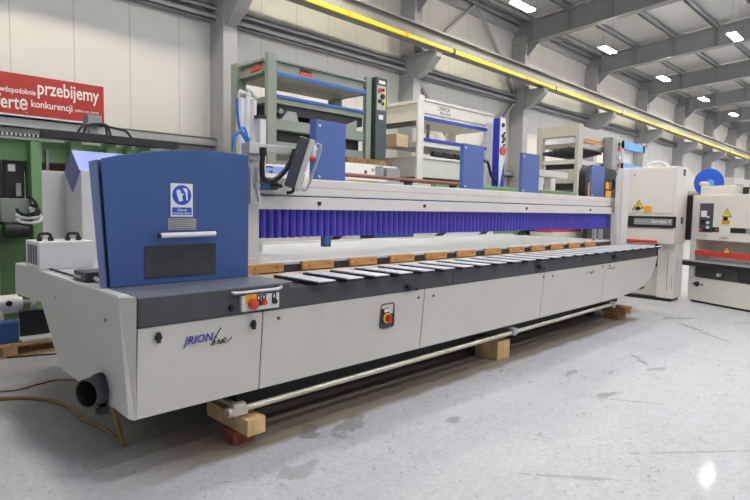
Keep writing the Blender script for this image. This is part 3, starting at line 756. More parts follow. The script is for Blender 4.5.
# hoses on the floor
def fl(x, y, z=0.):
    d = fw + rt*((x-375)/FOC)-up*((y-250)/FOC); k = (z-EYE)/d.z; return (d.x*k, d.y*k, z)
mb = MB(); mb.tube([(.2, 5.6, .014), fl(0, 399, .014), fl(34, 398.5, .014), fl(57, 402, .014), fl(73, 410, .014), fl(83, 419, .014), fl(104, 428.5, .014), fl(117, 439, .014), fl(124, 445, .014), fl(122, 441, .05), (1.35, 3.75, .16), (1.33, 3.8, .3), (1.32, 3.84, .43)], .014, 8)
tag(build('floor_hose', mb, M['hose']), 'tan hose winding over the floor to the left end of the machine', 'hose')
mb = MB(); mb.tube([(.2, 6.2, .008), fl(0, 391.5, .008), fl(35, 385, .008), fl(65, 379.5, .008), (1.9, 4.9, .008)], .007, 6)
tag(build('floor_cable', mb, M['hose']), 'thin tan cable straight across the floor left of the machine', 'cable')
mb = MB(); mb.tube([(.6, 6.9, .008), fl(0, 358, .008), fl(25, 356.3, .008), fl(49, 354.3, .008), (2.4, 6.1, .008)], .009, 6)
tag(build('floor_cable', mb, M['black']), 'thin black cable on the floor in front of the pallet', 'cable')

# ------------------------------------------------------------------ left background
t = thing('pallet', 'wooden pallet on the floor at the left edge, loaded with machine bits', 'pallet', (1.1, 7., 0))
for k in range(4): build('top_board', MB().box(.2, 2.2, 6.62+k*.2, 6.62+k*.2+.17, .115, .14), M['timber'], t)
for y in (6.62, 6.96, 7.25): build('bottom_board', MB().box(.2, 2.2, y, y+.1, 0, .02), M['timber'], t)
for x in (.25, 1.28, 2.0):
    for y in (6.63, 7.0, 7.27): build('pallet_block', MB().box(x, x+.13, y, y+.1, .02, .115), M['timber'], t)
PZ = .14
t = thing('electric_motor', 'white cylindrical motor with a round end on the pallet', 'motor', (1.3, 7.0, PZ))
x0, z0 = A(33, 296, 6.95)
mb = MB(); mb.cyl((.9, 7.0, .50), (1.5, 7.0, .50), .1, seg=22); mb.cyl((1.5, 7.0, .50), (1.54, 7.0, .50), .07, seg=20); build('motor_body', mb, M['white'], t)
mb = MB(); mb.cyl((1.25, 7.0, .14), (1.25, 7.0, .5), .12, seg=20); mb.box(1.05, 1.45, 6.9, 7.1, .14, .18); build('motor_stand', mb, M['white'], t)
mb = MB(); mb.pipe((1.62, 6.98, .53), (1.67, 6.97, .53), .12, .08, m=M['whitehose']); mb.cyl((1.54, 7.0, .5), (1.63, 6.99, .5), .03, m=M['grey']); mb.cyl((1.63, 6.98, .4), (1.66, 6.98, .42), .02, m=M['grey']); build('ring_flange', mb, None, t)
mb = MB(); mb.cyl((1.4, 6.91, .52), (1.4, 6.88, .52), .03, seg=14); build('motor_plug', mb, M['black'], t)
t = tag(build('blue_crate', MB().box(.9, 1.43, 6.66, 6.86, PZ, .36), M['blue'], None, .006), 'blue metal box at the front of the pallet', 'box')
t = thing('flat_monitor', 'black flat panel leaning on a white base plate on the pallet', 'monitor', (1.65, 6.75, PZ))
mb = MB(); mb.box(1.47, 1.95, 6.8, 6.84, .17, .44); build('panel', mb, M['black'], t, .005)
build('base_plate', MB().box(1.45, 2.0, 6.63, 6.85, PZ, .165), M['white'], t, .004)
build('hinge', MB().box(1.445, 1.47, 6.79, 6.85, .17, .36), M['grey'], t)

# green machine
GY = 7.6
def G(x, y, Y=GY): return A(x, y, Y)
t = thing('green_press', 'big green press with hoses and a black top rail behind the white box', 'machine', (1.6, 8.1, 0))
def gb(mb, x0, y0, x1, y1, Y, d, m=None):
    X0, Z1 = G(x0, y0, Y); X1, _ = G(x1, y0, Y); _, Z0 = G(x0, y1, Y)
    return mb.box(X0, X1, Y, Y+d, Z0, Z1, m)
build('top_beam', gb(MB(), -30, 134.5, 160, 158, GY+.15, .5), M['green'], t, .01)
build('rear_beam', gb(MB(), -30, 150, 160, 168, GY+.9, .2), M['green_dark'], t)
zf = 0
for x0, x1 in ((32, 43), (-12, -2)):
    X0, _ = G(x0, 200); X1, _ = G(x1, 200); _, Z1 = G(x0, 141); build('press_column', MB().box(X0, X1, GY, GY+.3, 0, Z1), M['green'], t, .006)
for x0, x1, y0 in ((72, 83, 139), (108, 117.5, 143), (128, 133, 145), (142, 151, 146)):
    X0, _ = G(x0, 200); X1, _ = G(x1, 200); _, Z1 = G(x0, y0); build('press_column', MB().box(X0, X1, GY, GY+.25, .0, Z1), M['green'], t, .006)
X0, Z = G(-30, 134.5); X1, Z2 = G(83, 141)
mb = MB(); zt = G(40, 137)[1]+.02
mb.box(X0, X1, GY-.02, GY+.14, zt-.03, zt)
n_ = 26
for k in range(n_): mb.box(X0+(X1-X0)*k/n_, X0+(X1-X0)*(k+.5)/n_, GY-.025, GY-.02, zt-.03, zt, M['black'])
if True:
    mb.mats = [M['white'], M['black']]; mb.m = [0]*6+[1]*(len(mb.m)-6)
build('striped_edge', mb, None, t)
X0, Z0 = G(40, 134.5); X1, Z1 = G(174, 145.5); zc = (G(40, 134.5)[1]+G(174, 145.5)[1])/2
build('top_rail', MB().box(X0, X1, GY-.12, GY+.02, zc-.05, zc+.05), M['black'], t, .005)
mb = MB(); gb(mb, -10, 160, 3, 250, GY+.15, .2); gb(mb, 4, 160, 24, 198, GY+.2, .3)
build('motor_block', mb, M['black'], t)
build('gauge_window', gb(MB(), 8, 164, 15, 171, GY+.18, .02), M['white'], t)
build('piston', gb(MB(), 16, 183, 21, 196, GY+.15, .1), M['grey'], t)
build('press_bed', gb(MB(), 0, 198, 30, 222, GY+.1, .5), M['pgreen'], t, .01)
X0, _ = G(-20, 250); X1, Z1 = G(42, 225)
build('press_base', MB().box(X0, X1, GY+.05, GY+.9, 0, Z1), M['green_dark'], t, .01)
build('crossbar', gb(MB(), 43, 160, 72, 174, GY+.3, .1), M['rust'], t)
build('guide_rod', gb(MB(), 46, 150, 48.5, 175, GY+.1, .03), M['grey'], t)
mb = MB(); X, Z = G(17, 230, GY-.1); mb.cyl((X-.12, GY-.05, Z), (X+.12, GY-.05, Z), .09, seg=16); build('pump', mb, M['black'], t)
for (cx_p, cy_p, rx, ry, mm) in ((28, 213, 11, 5, 'whitehose'), (29, 217, 12, 6, 'whitehose'), (27, 206, 10, 9, 'black'), (30, 211, 9, 6, 'black')):
    pts = []
    for k in range(13):
        a = R_(200+k*20)
        X, Z = G(cx_p+rx*math.cos(a), cy_p-ry*math.sin(a), GY-.15); pts.append((X, GY-.15+.05*math.sin(a*2), Z))
    build('coiled_hose', MB().tube(pts, .018, 8), M[mm], t)
X, Z = G(95, 120); bxx = X
mb = MB(); X0, Z1 = G(88, 114); X1, Z0 = G(102, 125)
mb.box(X0, X1, GY, GY+.2, Z0, Z1); mb.box((X0+X1)/2-.05, (X0+X1)/2+.05, GY+.05, GY+.15, zc+.03, Z0); build('junction_box', mb, M['grey'], t, .005)
for k, (x, y) in enumerate(((75, 135), (82, 136), (106, 138), (110, 139), (136, 147))):
    Xa, Za = G(95, 124); Xb, Zb = G(x, y)
    mid = G((95+x)/2+(3 if x > 95 else -3), 126+(4 if x > 120 else 0))
    e = [(Xb, GY-.05, Zb)] if x < 130 else [G(126, 133)[:1]+(GY-.05,)+G(126, 133)[1:], (Xb, GY-.05, Zb)]
    build('loose_cable', MB().tube([(Xa, GY-.02, Za), (mid[0], GY-.05, mid[1])]+e, .016, 7), M['black'], t)
mb = MB()
for k in range(7):
    X, Z = G(60+k % 4*3, 164+k//4*5, GY+.4); mb.ball((X, GY+.4, Z), .02)
build('fittings', mb, M['tube'], t)

# ------------------------------------------------------------------ machines behind
def fb(mb, x0, y0, x1, y1, Y, d, m=None):
    """box whose front lies in y=Y between two pixels (upper left, lower right)"""
    X0, Z1 = A(x0, y0, Y); X1, Z1b = A(x1, y0, Y); Z0 = A(x0, y1, Y)[1]
    return mb.box(X0, X1, Y, Y+d, Z0, Z1, m)
# long white machine
WYF = 6.3
t = thing('white_edge_machine', 'long white machine with yellow stickers and a rusty pipe, right behind the beam', 'machine', (6, 6.8, 0))
X0 = A(255, 170, WYF)[0]; X1 = A(431, 180, WYF)[0]
build('cabinet_body', MB().box(X0, X1, WYF, WYF+1.1, 0, 2.04), M['white2'], t, .01)
xa = A(262, 164, WYF)[0]; xm = A(345, 180, WYF)[0]
build('upper_hood', MB().box(xa, xm, WYF+.05, WYF+1., 1.95, 2.17), M['white'], t, .01)
build('rear_hood', MB().box(xm, A(397, 175, WYF)[0], WYF+.2, WYF+1., 1.95, 2.12), M['white'], t, .01)
mb = MB(); pa = A(263, 163, WYF); pb = A(302, 178, WYF); build('logo_panel', MB().box(pa[0], pb[0], WYF+.03, WYF+.05, 1.95, 2.14), M['lilac'], t)
g_ = A(269, 170.5, WYF); text('logo_letter', 'G', M['pgreen_dark'], t, (g_[0], WYF+.028, g_[1]-.0), .13, .17, shear=.1, bold=True)
for x0, x1 in ((351, 359), (367, 378)):
    build('yellow_sticker', MB().box(A(x0, 181, WYF)[0], A(x1, 181, WYF)[0], WYF-.006, WYF, 1.945, 2.02), M['yellow'], t)
za = 1.99
mb = MB(); mb.cyl((A(340, 175, 6.2)[0], 6.2, 2.09), (A(470, 182, 6.2)[0], 6.2, 2.07), .03, seg=12)
rp = build('rusty_pipe', mb, M['rust'], t)
for px in (410, 455): X = A(px, 180, 6.2)[0]; build('pipe_stand', MB().box(X-.04, X+.06, 6.2, 6.3, 1.8, 2.1), M['dark'], t)
mb = MB(); X, Z = A(388, 170, 6.5); mb.box(X-.02, X+.3, 6.5, 6.7, 1.95, 2.28); mb.cyl((X-.1, 6.6, 1.95), (X-.1, 6.6, 2.3), .07, seg=16); mb.tube([(X-.1, 6.6, 2.3), (X-.08, 6.58, 2.36), (X+.02, 6.56, 2.33)], .015, 6)
build('small_gearbox', mb, M['grey'], t, .005)
mb = MB(); build('seam_line', MB().box(A(391, 186, WYF)[0], A(391.6, 186, WYF)[0], WYF-.002, WYF, 1.5, 1.95), M['grey'], t)
for x0, x1 in ((360, 412),):
    Xa, Xb = A(x0, 240, WYF)[0], A(x1, 240, WYF)[0]
    build('blue_door', MB().box(Xa, Xb, WYF-.04, WYF, .85, 1.32), M['blue'], t, .006)
    build('door_gap', MB().box(Xa+.02, Xa+.25, WYF-.05, WYF-.035, 1.05, 1.25), M['black'], t)
for px in (483, 440, 335): X, Z = A(px, 236, WYF-.1); build('black_strut', MB().bar((X-.35, WYF-.1, .95), (X+.35, WYF-.1, 1.35), .05, .08), M['black'], t)
Xq = A(493, 236, WYF)[0]
t = thing('white_low_cabinet', 'low white cabinet seen through the gap under the curtain beside blue doors', 'cabinet', (X1+.7, 6.35, 0))
build('body', MB().box(X1+.02, Xq, WYF, 6.39, 0, 1.5), M['white'], t, .01)
build('top_lip', MB().box(X1+.02, Xq, WYF-.02, 6.39, 1.5, 1.53), M['grey'], t)
# plinth that carries the stacked presses (all but hidden)
# green low machine
t = thing('green_low_machine', 'low green machine behind the beam, between the white machine and black unit', 'machine', (9.8, 6.9, 0))
X0 = A(433, 180, 6.4)[0]; X1 = A(583, 190, 6.4)[0]
build('body', MB().box(X0, X1, 6.4, 7.4, 0, 1.98), M['green'], t, .02)
build('top_tray', MB().box(X0+.2, X1-.2, 6.5, 7.3, 1.98, 2.1), M['green'], t, .02)
mb = MB(); mb.cyl((A(540, 190, 6.3)[0], 6.3, 1.99), (A(590, 192, 6.3)[0], 6.3, 1.97), .03, seg=10); build('rusty_pipe', mb, M['rust'], t)
Xc, Zc = A(556, 192, 6.35); build('connector_plate', MB().box(Xc-.45, Xc+.4, 6.36, 6.4, 1.8, 2.0), M['white'], t)
mb = MB()
for k in range(4): mb.cyl((Xc-.25+k % 2*.3, 6.36, 1.87+k//2*.07), (Xc-.25+k % 2*.3, 6.35, 1.87+k//2*.07), .02, seg=8)
build('connector', mb, M['rust'], t)
mb = MB(); X, Z = A(525, 186, 6.3)
mb.tube([(X-.25, 6.35, 1.85), (X-.1, 6.33, 2.0), (X+.1, 6.35, 2.12)], .02, 6); build('blue_hose', mb, M['bluehose'], t)
mb = MB(); mb.bar((A(518, 236, 6.3)[0], 6.35, .95), (A(530, 231, 6.3)[0], 6.35, 1.3), .06, .1); build('black_linkage', mb, M['black'], t)
mb = MB(); mb.box(A(530, 232, 6.3)[0], A(545, 232, 6.3)[0], 6.32, 6.4, 1.1, 1.3); build('black_motor', mb, M['black'], t)
pass
# red topped unit behind far end of table
t = thing('red_topped_unit', 'low unit with a red front strip seen under the far end of the curtain', 'machine', (11.3, 6., 0))
Xa, Xb = A(551, 230, 5.75)[0], A(582, 232, 5.75)[0]
build('red_guard', MB().box(Xa, Xb, 5.75, 6.1, 1.15, 1.36), M['red'], t, .01)
build('unit_body', MB().box(Xa, Xb, 5.72, 6.25, 0, 1.15), M['white2'], t, .01)
# black unit with orange tags
t = thing('black_drive_unit', 'black machine head with orange labels behind the far blue cover', 'machine', (12.4, 5.5, 0))
Xa, Xb = A(585.5, 180, 5.35)[0], A(617, 180, 5.35)[0]
mb = MB(); mb.prism(rr(Xa, Xb, 1.85, 2.6, .2), 'y', 5.35, 5.5); build('drive_head', mb, M['black'], t)
mb = MB(); mb.box(Xa+.3, Xb-.1, 5.4, 5.5, 0, 1.86); build('drive_stand', mb, M['dark'], t)
mb = MB(); mb.pipe((Xb-.3, 5.36, 2.25), (Xb-.3, 5.32, 2.25), .17, .14, m=M['dgrey']); build('hand_wheel', mb, None, t)
for x0, y0, x1, y1 in ((588.5, 183, 592, 196), (606, 182, 611, 189), (606, 190.5, 611, 197)):
    build('orange_label', MB().box(A(x0, y0, 5.34)[0], A(x1, y0, 5.34)[0], 5.335, 5.35, A(x0, y1, 5.34)[1], A(x0, y0, 5.34)[1]), M['orange'], t)

# pneumatic tower behind the hood
t = thing('filter_tower', 'upright white twin cylinder filter behind the blue hood', 'filter', (2.9, 4.6, 1.1))
xa, xb = A(238, 110, 4.6)[0], A(257, 110, 4.6)[0]; w = (xb-xa)/3
mb = MB()
for k in range(3): mb.cyl((xa+w*(k+.5), 4.62, 1.9), (xa+w*(k+.5), 4.62, 2.6), w*.52, seg=14)
build('filter_tube', mb, M['white'], t)
mb = MB(); mb.tube([(xa, 4.6, 2.58), (xa+.02, 4.6, 2.66), (xa+.1, 4.6, 2.64), (xa+.12, 4.6, 2.69), (xb, 4.6, 2.62)], .014, 8); mb.ball((xa+.03, 4.6, 2.64), .025); mb.ball((xb-.04, 4.6, 2.64), .025)
build('top_fittings', mb, M['alu'], t)
build('filter_base', MB().box(xa, xb, 4.5, 4.75, 1.162, 1.9), M['white'], t)
mb = MB(); xs_, xe_ = A(260, 130, 4.5)[0], A(266, 130, 4.5)[0]; mb.box(xs_, xe_, 4.5, 4.56, 1.92, 2.42); mb.box(xb-.02, xe_, 4.55, 4.6, 1.95, 2.0); build('side_channel', mb, M['white'], t)
build('channel_cap', MB().box(xs_-.02, xe_, 4.49, 4.57, 2.42, 2.45), M['black'], t)
for k, pts in enumerate((((237, 98), (238, 118), (241, 130), (250, 140)), ((233, 150), (234, 136), (241, 133), (249, 146)), ((234, 138), (244, 128), (250, 148)))):
    P = []
    for (x, y) in pts: X, Z = A(x, y, 4.45); P.append((X, 4.45, Z))
    build('air_hose', MB().tube(P, .013, 7), M['bluehose'], t)

# grey-green press
t = thing('hot_press', 'grey-green hot press with blue strips and a dark control column', 'press', (6.8, 8.5, 0), 'stacked hot presses')
Y0 = 8.0
L0, L1 = A(268, 60, Y0)[0], A(277, 60, Y0)[0]; Rr0, Rr1 = A(366, 100, Y0)[0], A(387, 100, Y0)[0]
build('press_column', MB().box(L0, L1, Y0, Y0+.1, 0, 4.17), M['pgreen'], t, .008)
build('press_column', MB().box(L0-.02, L1, Y0+.95, Y0+1.15, 0, 4.14), M['pgreen'], t, .008)
build('press_column', MB().box(A(366.5, 100, Y0)[0], A(371.5, 100, Y0)[0], Y0, Y0+.1, 0, 4.17), M['pgreen'], t, .008)
build('press_column', MB().box(Rr0, Rr0+.22, Y0+.95, Y0+1.15, 0, 4.14), M['pgreen'], t, .008)
def ibeam(mb, x0, x1, y0, y1, z0, z1, t_=.03, inset=.06):
    mb.box(x0, x1, y0, y1, z1-t_, z1); mb.box(x0, x1, y0, y1, z0, z0+t_); mb.box(x0, x1, y0+inset, y1-inset, z0+t_, z1-t_)
mb = MB(); ibeam(mb, L1, Rr0, Y0+.02, Y0+.2, 3.88, 4.09); ibeam(mb, L1, Rr0, Y0+.95, Y0+1.13, 3.88, 4.09)
for (xa, xb) in ((L0+.02, L0+.18), (Rr0, Rr0+.2)):
    mb.box(xa, xb, Y0+.2, Y0+.95, 4.06, 4.1); mb.box(xa, xb, Y0+.2, Y0+.95, 3.86, 3.9); mb.box(xa+.05, xb-.05, Y0+.2, Y0+.95, 3.9, 4.06)
build('top_beam', mb, M['pgreen'], t)
build('upper_platen', MB().box(L1, Rr0, Y0+.04, Y0+1.1, 3.83, 3.88), M['pgrey'], t)
build('blue_strip', MB().box(L1, Rr0, Y0, Y0+.04, 3.82, 3.875), M['pblue'], t)
build('lower_platen', MB().box(L1-.15, Rr0, Y0+.04, Y0+1.1, 3.36, 3.46), M['pgreen'], t, .006)
build('blue_strip', MB().box(L1, Rr0, Y0, Y0+.04, 3.455, 3.5), M['pblue'], t)
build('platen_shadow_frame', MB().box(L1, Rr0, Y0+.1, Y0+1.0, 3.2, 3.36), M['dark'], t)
build('press_beam', MB().box(L0+.05, Rr0, Y0+.05, Y0+1.0, 2.92, 3.1), M['pgreen'], t, .006)
build('press_beam', MB().box(L0+.05, Rr0, Y0+.05, Y0+1.0, 2.5, 2.72), M['pgreen'], t, .006)
build('bed_gap', MB().box(L1, Rr0, Y0+.2, Y0+.9, 2.72, 2.92), M['dark'], t)
mb = MB(); X, Z = A(289, 117, Y0); mb.prism([(X-.12, 3.1), (X+.25, 3.1), (X+.2, 3.26), (X+.02, 3.26)], 'y', Y0+.06, Y0+.3); mb.ball((X-.12, Y0+.08, 3.24), .05); build('lift_arm', mb, M['grey'], t)
X, Z = A(355, 130, Y0); mb = MB(); mb.prism([(X-.4, 3.1), (X+.1, 3.1), (X+.1, 3.3)], 'y', Y0+.06, Y0+.3); build('lift_arm', mb, M['pgreen'], t)
for px in (309, 371): pass
X0, Z = A(302, 68, Y0); X1, _ = A(315, 71, Y0)
mb = MB(); mb.box(X0, X1, Y0+.07, Y0+.082, 3.93, 3.985, M['red']); mb.box(X0+.02, X1-.02, Y0+.07, Y0+.082, 3.99, 4.03, M['dark']); build('maker_plate', mb, None, t)
mb = MB(); mb.prism([(Y0+.3, 3.96), (Y0+.62, 3.92), (Y0+.62, 3.99), (Y0+.3, 4.04)], 'x', L0+.055, L0+.07); build('maker_plate', mb, M['red'], t)
cc = build('control_column', MB().box(A(376, 100, Y0-.06)[0], A(387, 100, Y0-.06)[0], Y0-.06, Y0+.16, 2.57, 4.19), M['pgreen_dark'], t, .01)
xl, xr = A(377, 90, Y0-.06)[0], A(385.5, 90, Y0-.06)[0]; yf = Y0-.06
build('control_plate', MB().box(xl, xr, yf-.01, yf, 3.55, 4.03), M['pgrey'], cc)
build('control_label', MB().box(xl+.05, xr-.02, yf-.008, yf, 4.07, 4.13), M['white'], cc)
build('control_label', MB().box(xl+.06, xr-.06, yf-.008, yf, 3.37, 3.46), M['white'], cc)
build('hazard_edge', MB().box(xr-.05, xr-.01, yf-.013, yf-.01, 3.6, 4.0), M['yellow'], cc)
for (dx, z, r, mm) in ((.06, 3.93, .045, 'red'), (.14, 3.82, .055, 'black'), (.06, 3.72, .04, 'black'), (.15, 3.95, .03, 'black'), (.15, 3.68, .03, 'black')):
    build('button', MB().cyl((xl+dx, yf-.01, z), (xl+dx, yf-.04, z), r, seg=14), M[mm], cc)
# stacking timber and the white base block under the press
tag(build('stacking_timber', MB().box(A(345, 160, 7.9)[0], Rr1+.05, 7.86, 7.99, 2.42, 2.56), M['timber_dark'], None, .005), 'weathered brown timber under the dark control column', 'timber')
t = thing('white_switch_cabinet', 'white low cabinet with small black marks under the weathered timber', 'cabinet', (7.4, 7.8, 0))
build('body', MB().box(A(302, 170, 7.55)[0], A(397, 170, 7.55)[0], 7.55, 7.97, 0, 2.42), M['white'], t, .01)
for px, s in ((366, 1), (373, .8), (376, .8)): X, Z = A(px, 170 if px > 370 else 172, 7.54); build('mark', MB().box(X-.03, X+.03*s, 7.545, 7.55, Z-.03, Z+.03), M['black' if px < 370 else 'grey'], t)

# cream press
t = thing('cream_press', 'cream hot press with blue strips and a blue and white control pillar', 'press', (10.8, 8.5, 0), 'stacked hot presses')
C0, C1 = A(418.5, 110, Y0)[0], A(424.5, 110, Y0)[0]; D0, D1 = A(487, 130, Y0)[0], A(494, 130, Y0)[0]
build('press_column', MB().box(C0, C1, Y0, Y0+.06, 0, 4.07), M['pcream'], t, .008)
build('press_column', MB().box(D0, D1, Y0+.02, Y0+.1, 0, 4.0), M['pcream'], t, .008)
build('press_column', MB().box(C0, C1-.1, Y0+1.1, Y0+1.3, 0, 3.98), M['pcream'], t, .008)
build('press_column', MB().box(D0, D1-.1, Y0+1.1, Y0+1.3, 0, 3.98), M['pcream'], t, .008)
build('top_beam', MB().box(C1, D0+.3, Y0+.03, Y0+.25, 3.70, 4.0), M['pcream'], t, .008)
build('top_flange', MB().box(C1, D0+.3, Y0-.01, Y0+.28, 3.96, 4.01), M['pcream'], t)
build('side_beam', MB().box(C0+.02, C0+.16, Y0+.06, Y0+1.15, 3.52, 3.92), M['pcream'], t, .008)
build('side_flange', MB().box(C0-.02, C0+.18, Y0+.06, Y0+1.15, 3.89, 3.96), M['pcream'], t)
build('upper_platen', MB().box(C1, D0+.3, Y0+.06, Y0+1.2, 3.6, 3.7), M['pcream'], t)
build('blue_strip', MB().box(C1, D0, Y0-.01, Y0+.05, 3.56, 3.625), M['dblue'], t)
build('dark_strip', MB().box(C0+.03, C0+.2, Y0+.2, Y0+1.1, 3.44, 3.5), M['dgrey'], t)
c = A(445, 116.5, Y0); text('maker_lettering', 'ORMA', M['dgrey'], t, (c[0], Y0+.028, 3.90-.03), .1, .46, ang=0)
text('maker_lettering', 'Macchine', M['dgrey'], t, (c[0]+.05, Y0+.028, 3.775), .07, .4, shear=.3)
build('lower_platen', MB().box(C1, D0, Y0+.03, Y0+1.2, 2.99, 3.1), M['white'], t, .006)
build('blue_strip', MB().box(C1, D0, Y0-.01, Y0+.05, 3.1, 3.16), M['dblue'], t)
build('press_bed', MB().box(C0+.1, D0, Y0+.06, Y0+1.25, 2.3, 2.74), M['white2'], t, .01)
build('bed_lip', MB().box(C0+.1, D0, Y0+.02, Y0+1.25, 2.72, 2.77), M['white'], t)
mb = MB()
for k in range(5): X = A(432+k*11, 155, Y0+.1)[0]; mb.cyl((X, Y0+.1, 2.85), (X+.35, Y0+.1, 2.83), .06, seg=12)
build('hydraulic_cylinder', mb, M['black'], t)
build('plywood_sheet', MB().box(C0-.35, C0+.02, Y0+.3, Y0+1.2, 2.95, 3.22), M['ply'], t)
mb = MB(); X, Z = A(433, 136, Y0); mb.bar((X-.15, Y0+.3, 3.17), (X+.15, Y0+.3, 3.42), .03, .04); build('lift_lever', mb, M['grey'], t); mb = MB(); X, Z = A(449, 133, Y0); mb.box(X-.03, X+.03, Y0+.6, Y0+.66, 3.1, 3.6); build('lift_post', mb, M['grey'], t)
build('press_foot', MB().box(C0-.05, D1, Y0+.1, Y0+1.2, 2.2, 2.3), M['dark'], t)
PYF = Y0-.35
b1, b2 = A(499.7, 130, PYF)[0], A(505.6, 130, PYF)[0]; b0 = b1; pyb = b1*PYF/A(493, 130, PYF)[0]
cp = build('control_pillar', MB().box(b1, b2, PYF, pyb, 2.0, 3.86), M['dblue'], t, .01)
zc_ = lambda y: A(502, y, PYF)[1]
build('control_face', MB().prism([(b1+.01, zc_(117)), (b2, zc_(118)), (b2, zc_(158)), (b1+.16, zc_(170)), (b1+.03, zc_(190)), (b1+.01, zc_(165))], 'y', PYF-.01, PYF), M['white'], cp)
bx = (b1+b2)/2
for k, (y, r, mm) in enumerate(((125, .05, 'black'), (133, .03, 'black'), (136, .045, 'black'), (139, .05, 'dgrey'), (142, .03, 'black'), (145, .03, 'black'), (151, .11, 'red'))):
    X = bx+(.05 if k % 2 else -.01)
    build('button', MB().cyl((X, PYF-.01, zc_(y)), (X, PYF-.04, zc_(y)), r, seg=14), M[mm], cp)
mb = MB(); pts = []
for (x, y) in ((484, 161), (488, 163), (491, 175), (496, 182)): X, Z = A(x, y, Y0-.3); pts.append((X, Y0-.3, Z))
build('black_hose', MB().tube(pts, .035, 8), M['black'], t)

# warm grey press
t = thing('grey_press', 'warm grey press with roller beds and a grey control pillar, behind the far blue cover', 'press', (19, 8.6, 0), 'stacked hot presses')
E0, E1 = A(579, 140, Y0)[0], A(583.5, 140, Y0)[0]; F0, F1 = A(611, 140, Y0)[0], A(617, 140, Y0)[0]
build('press_column', MB().box(E0, E1, Y0, Y0+.12, 0, 4.36), M['pgrey'], t, .008)
build('press_column', MB().box(F0, F1, Y0, Y0+.25, 0, 4.25), M['pgrey'], t, .008)
build('press_column', MB().box(E0, E1-.1, Y0+1.25, Y0+1.45, 0, 4.33), M['pgrey'], t, .008)
def zpx(x, y, X):                                   # height seen at a pixel in the plane x=X
    d = fw + rt*((x-375)/FOC)-up*((y-250)/FOC); return EYE+d.z*X/d.x
build('side_beam', MB().box(E0+.03, E0+.28, Y0+.12, Y0+1.3, zpx(560, 137, E0), 4.33), M['pgrey'], t, .01)
build('front_beam', MB().box(E1, F0, Y0+.03, Y0+.3, 3.92, 4.3), M['pgrey'], t, .01)
build('yellow_strip', MB().box(E1, F0, Y0+.02, Y0+.06, 3.84, 3.9), M['orange'], t)
build('upper_platen', MB().box(E0+.3, F0, Y0+.1, Y0+1.3, 3.66, 3.8), M['pgrey'], t)
mb = MB()
for k in range(8): mb.cyl((E0+.05, Y0+.35+k*.13, 3.62-.02*k), (F0, Y0+.35+k*.13, 3.62-.02*k), .045, seg=10)
build('roller_bed', mb, M['dgrey'], t)
build('lower_platen', MB().box(E0+.1, F0, Y0+.1, Y0+1.3, 3.12, 3.26), M['cream2'], t, .008)
mb = MB()
for k in range(6): mb.box(E0+.2+k*.6, E0+.5+k*.6, Y0+.2, Y0+1.2, 2.96, 3.12)
build('lift_arm', mb, M['dark'], t)
build('press_bed', MB().box(E0+.05, F0, Y0+.15, Y0+1.35, 2.5, 2.95), M['pgrey'], t, .01)
build('press_foot', MB().box(E0+.1, F0, Y0+.2, Y0+1.3, 2.3, 2.5), M['dark'], t)
cp = build('control_pillar', MB().box(A(612.5, 150, Y0-.3)[0], A(621.5, 150, Y0-.3)[0], Y0-.3, Y0, 0, 4.1), M['grey'], t, .01)
xa = A(619, 150, Y0-.3)[0]
for z, mm in ((3.9, 'black'), (3.75, 'red'), (3.45, 'white'), (3.2, 'red'), (3.05, 'black')): build('button', MB().cyl((xa, Y0-.3, z), (xa, Y0-.34, z), .07, seg=12), M[mm], cp)
# feed table in front of grey press
t = thing('feed_table', 'pale feed table on a single leg in front of the warm grey press', 'table', (14.6, 7.7, 0))
xa, xb = A(541, 168, 7.6)[0], A(568, 168, 7.6)[0]
build('table_top', MB().box(xa, xb, 7.6, 7.9, 2.55, 2.72), M['cream2'], t, .01)
for px in (543, 555): X = A(px, 175, 7.6)[0]; build('leg', MB().box(X-.12, X+.14, 7.65, 7.85, 0, 2.55), M['cream2'], t)
# light blue rack
t = thing('blue_rack', 'light blue steel rack beside the tall sanding cabinet', 'rack', (22, 9, 0))
xa, xb = A(623, 150, 8.6)[0], A(644, 150, 8.6)[0]
for x in (xa, xb): build('upright', MB().box(x-.1, x+.1, 8.6, 8.8, 0, 4.45), M['pgrey'], t)
build('rail', MB().box(xa-.1, xb+.1, 8.6, 8.75, 4.05, 4.35), M['sky'], t)
build('rail', MB().box(xa-.1, xb+.1, 8.6, 8.75, 3.2, 3.5), M['sky'], t)
build('back_panel', MB().box(xa, xb-.6, 8.9, 8.95, 3.4, 4.1), M['white'], t)

# ------------------------------------------------------------------ tall sanding cabinet
t = thing('wide_belt_sander', 'tall white sanding machine with a dark name strip at the far end of the line', 'machine', (11.1, 4.2, 0), 'sanding machines')
SX, SY = 10.7, 3.23
def on_s(x, y):
    d = fw + rt*((x-375)/FOC)-up*((y-250)/FOC); k = SX/d.x; return d.y*k, EYE+d.z*k
build('upper_cabinet', MB().box(SX, 11.34, SY-.0, 4.12, 1.05, 2.43), M['white2'], t, .012)
build('rear_cabinet', MB().box(SX+.15, 11.3, 4.12, 4.33, .0, 2.36), M['white2'], t, .012)
build('lower_cabinet', MB().box(SX+.28, 11.32, SY+.01, 4.12, .06, 1.05), M['white2'], t, .01)
build('side_frame', MB().box(SX+.16, SX+.3, SY+.01, SY+.3, .06, 1.05), M['white2'], t, .006)
build('plinth', MB().box(SX+.2, 11.3, SY+.05, 4.12, 0, .06), M['black'], t)
zt = 1.56
o = build('upper_door', MB().box(SX-.012, SX, SY+.04, 4.03, 1.6, 2.4), M['white2'], t, .004)
for (y, z) in ((3.95, 2.3), (3.95, 1.66)): build('door_screw', MB().cyl((SX-.012, y, z), (SX-.022, y, z), .014, seg=8), M['black'], o)
y, z = on_s(639, 204); warn_sign(o, 'left', (SX-.014, y, z), .16)
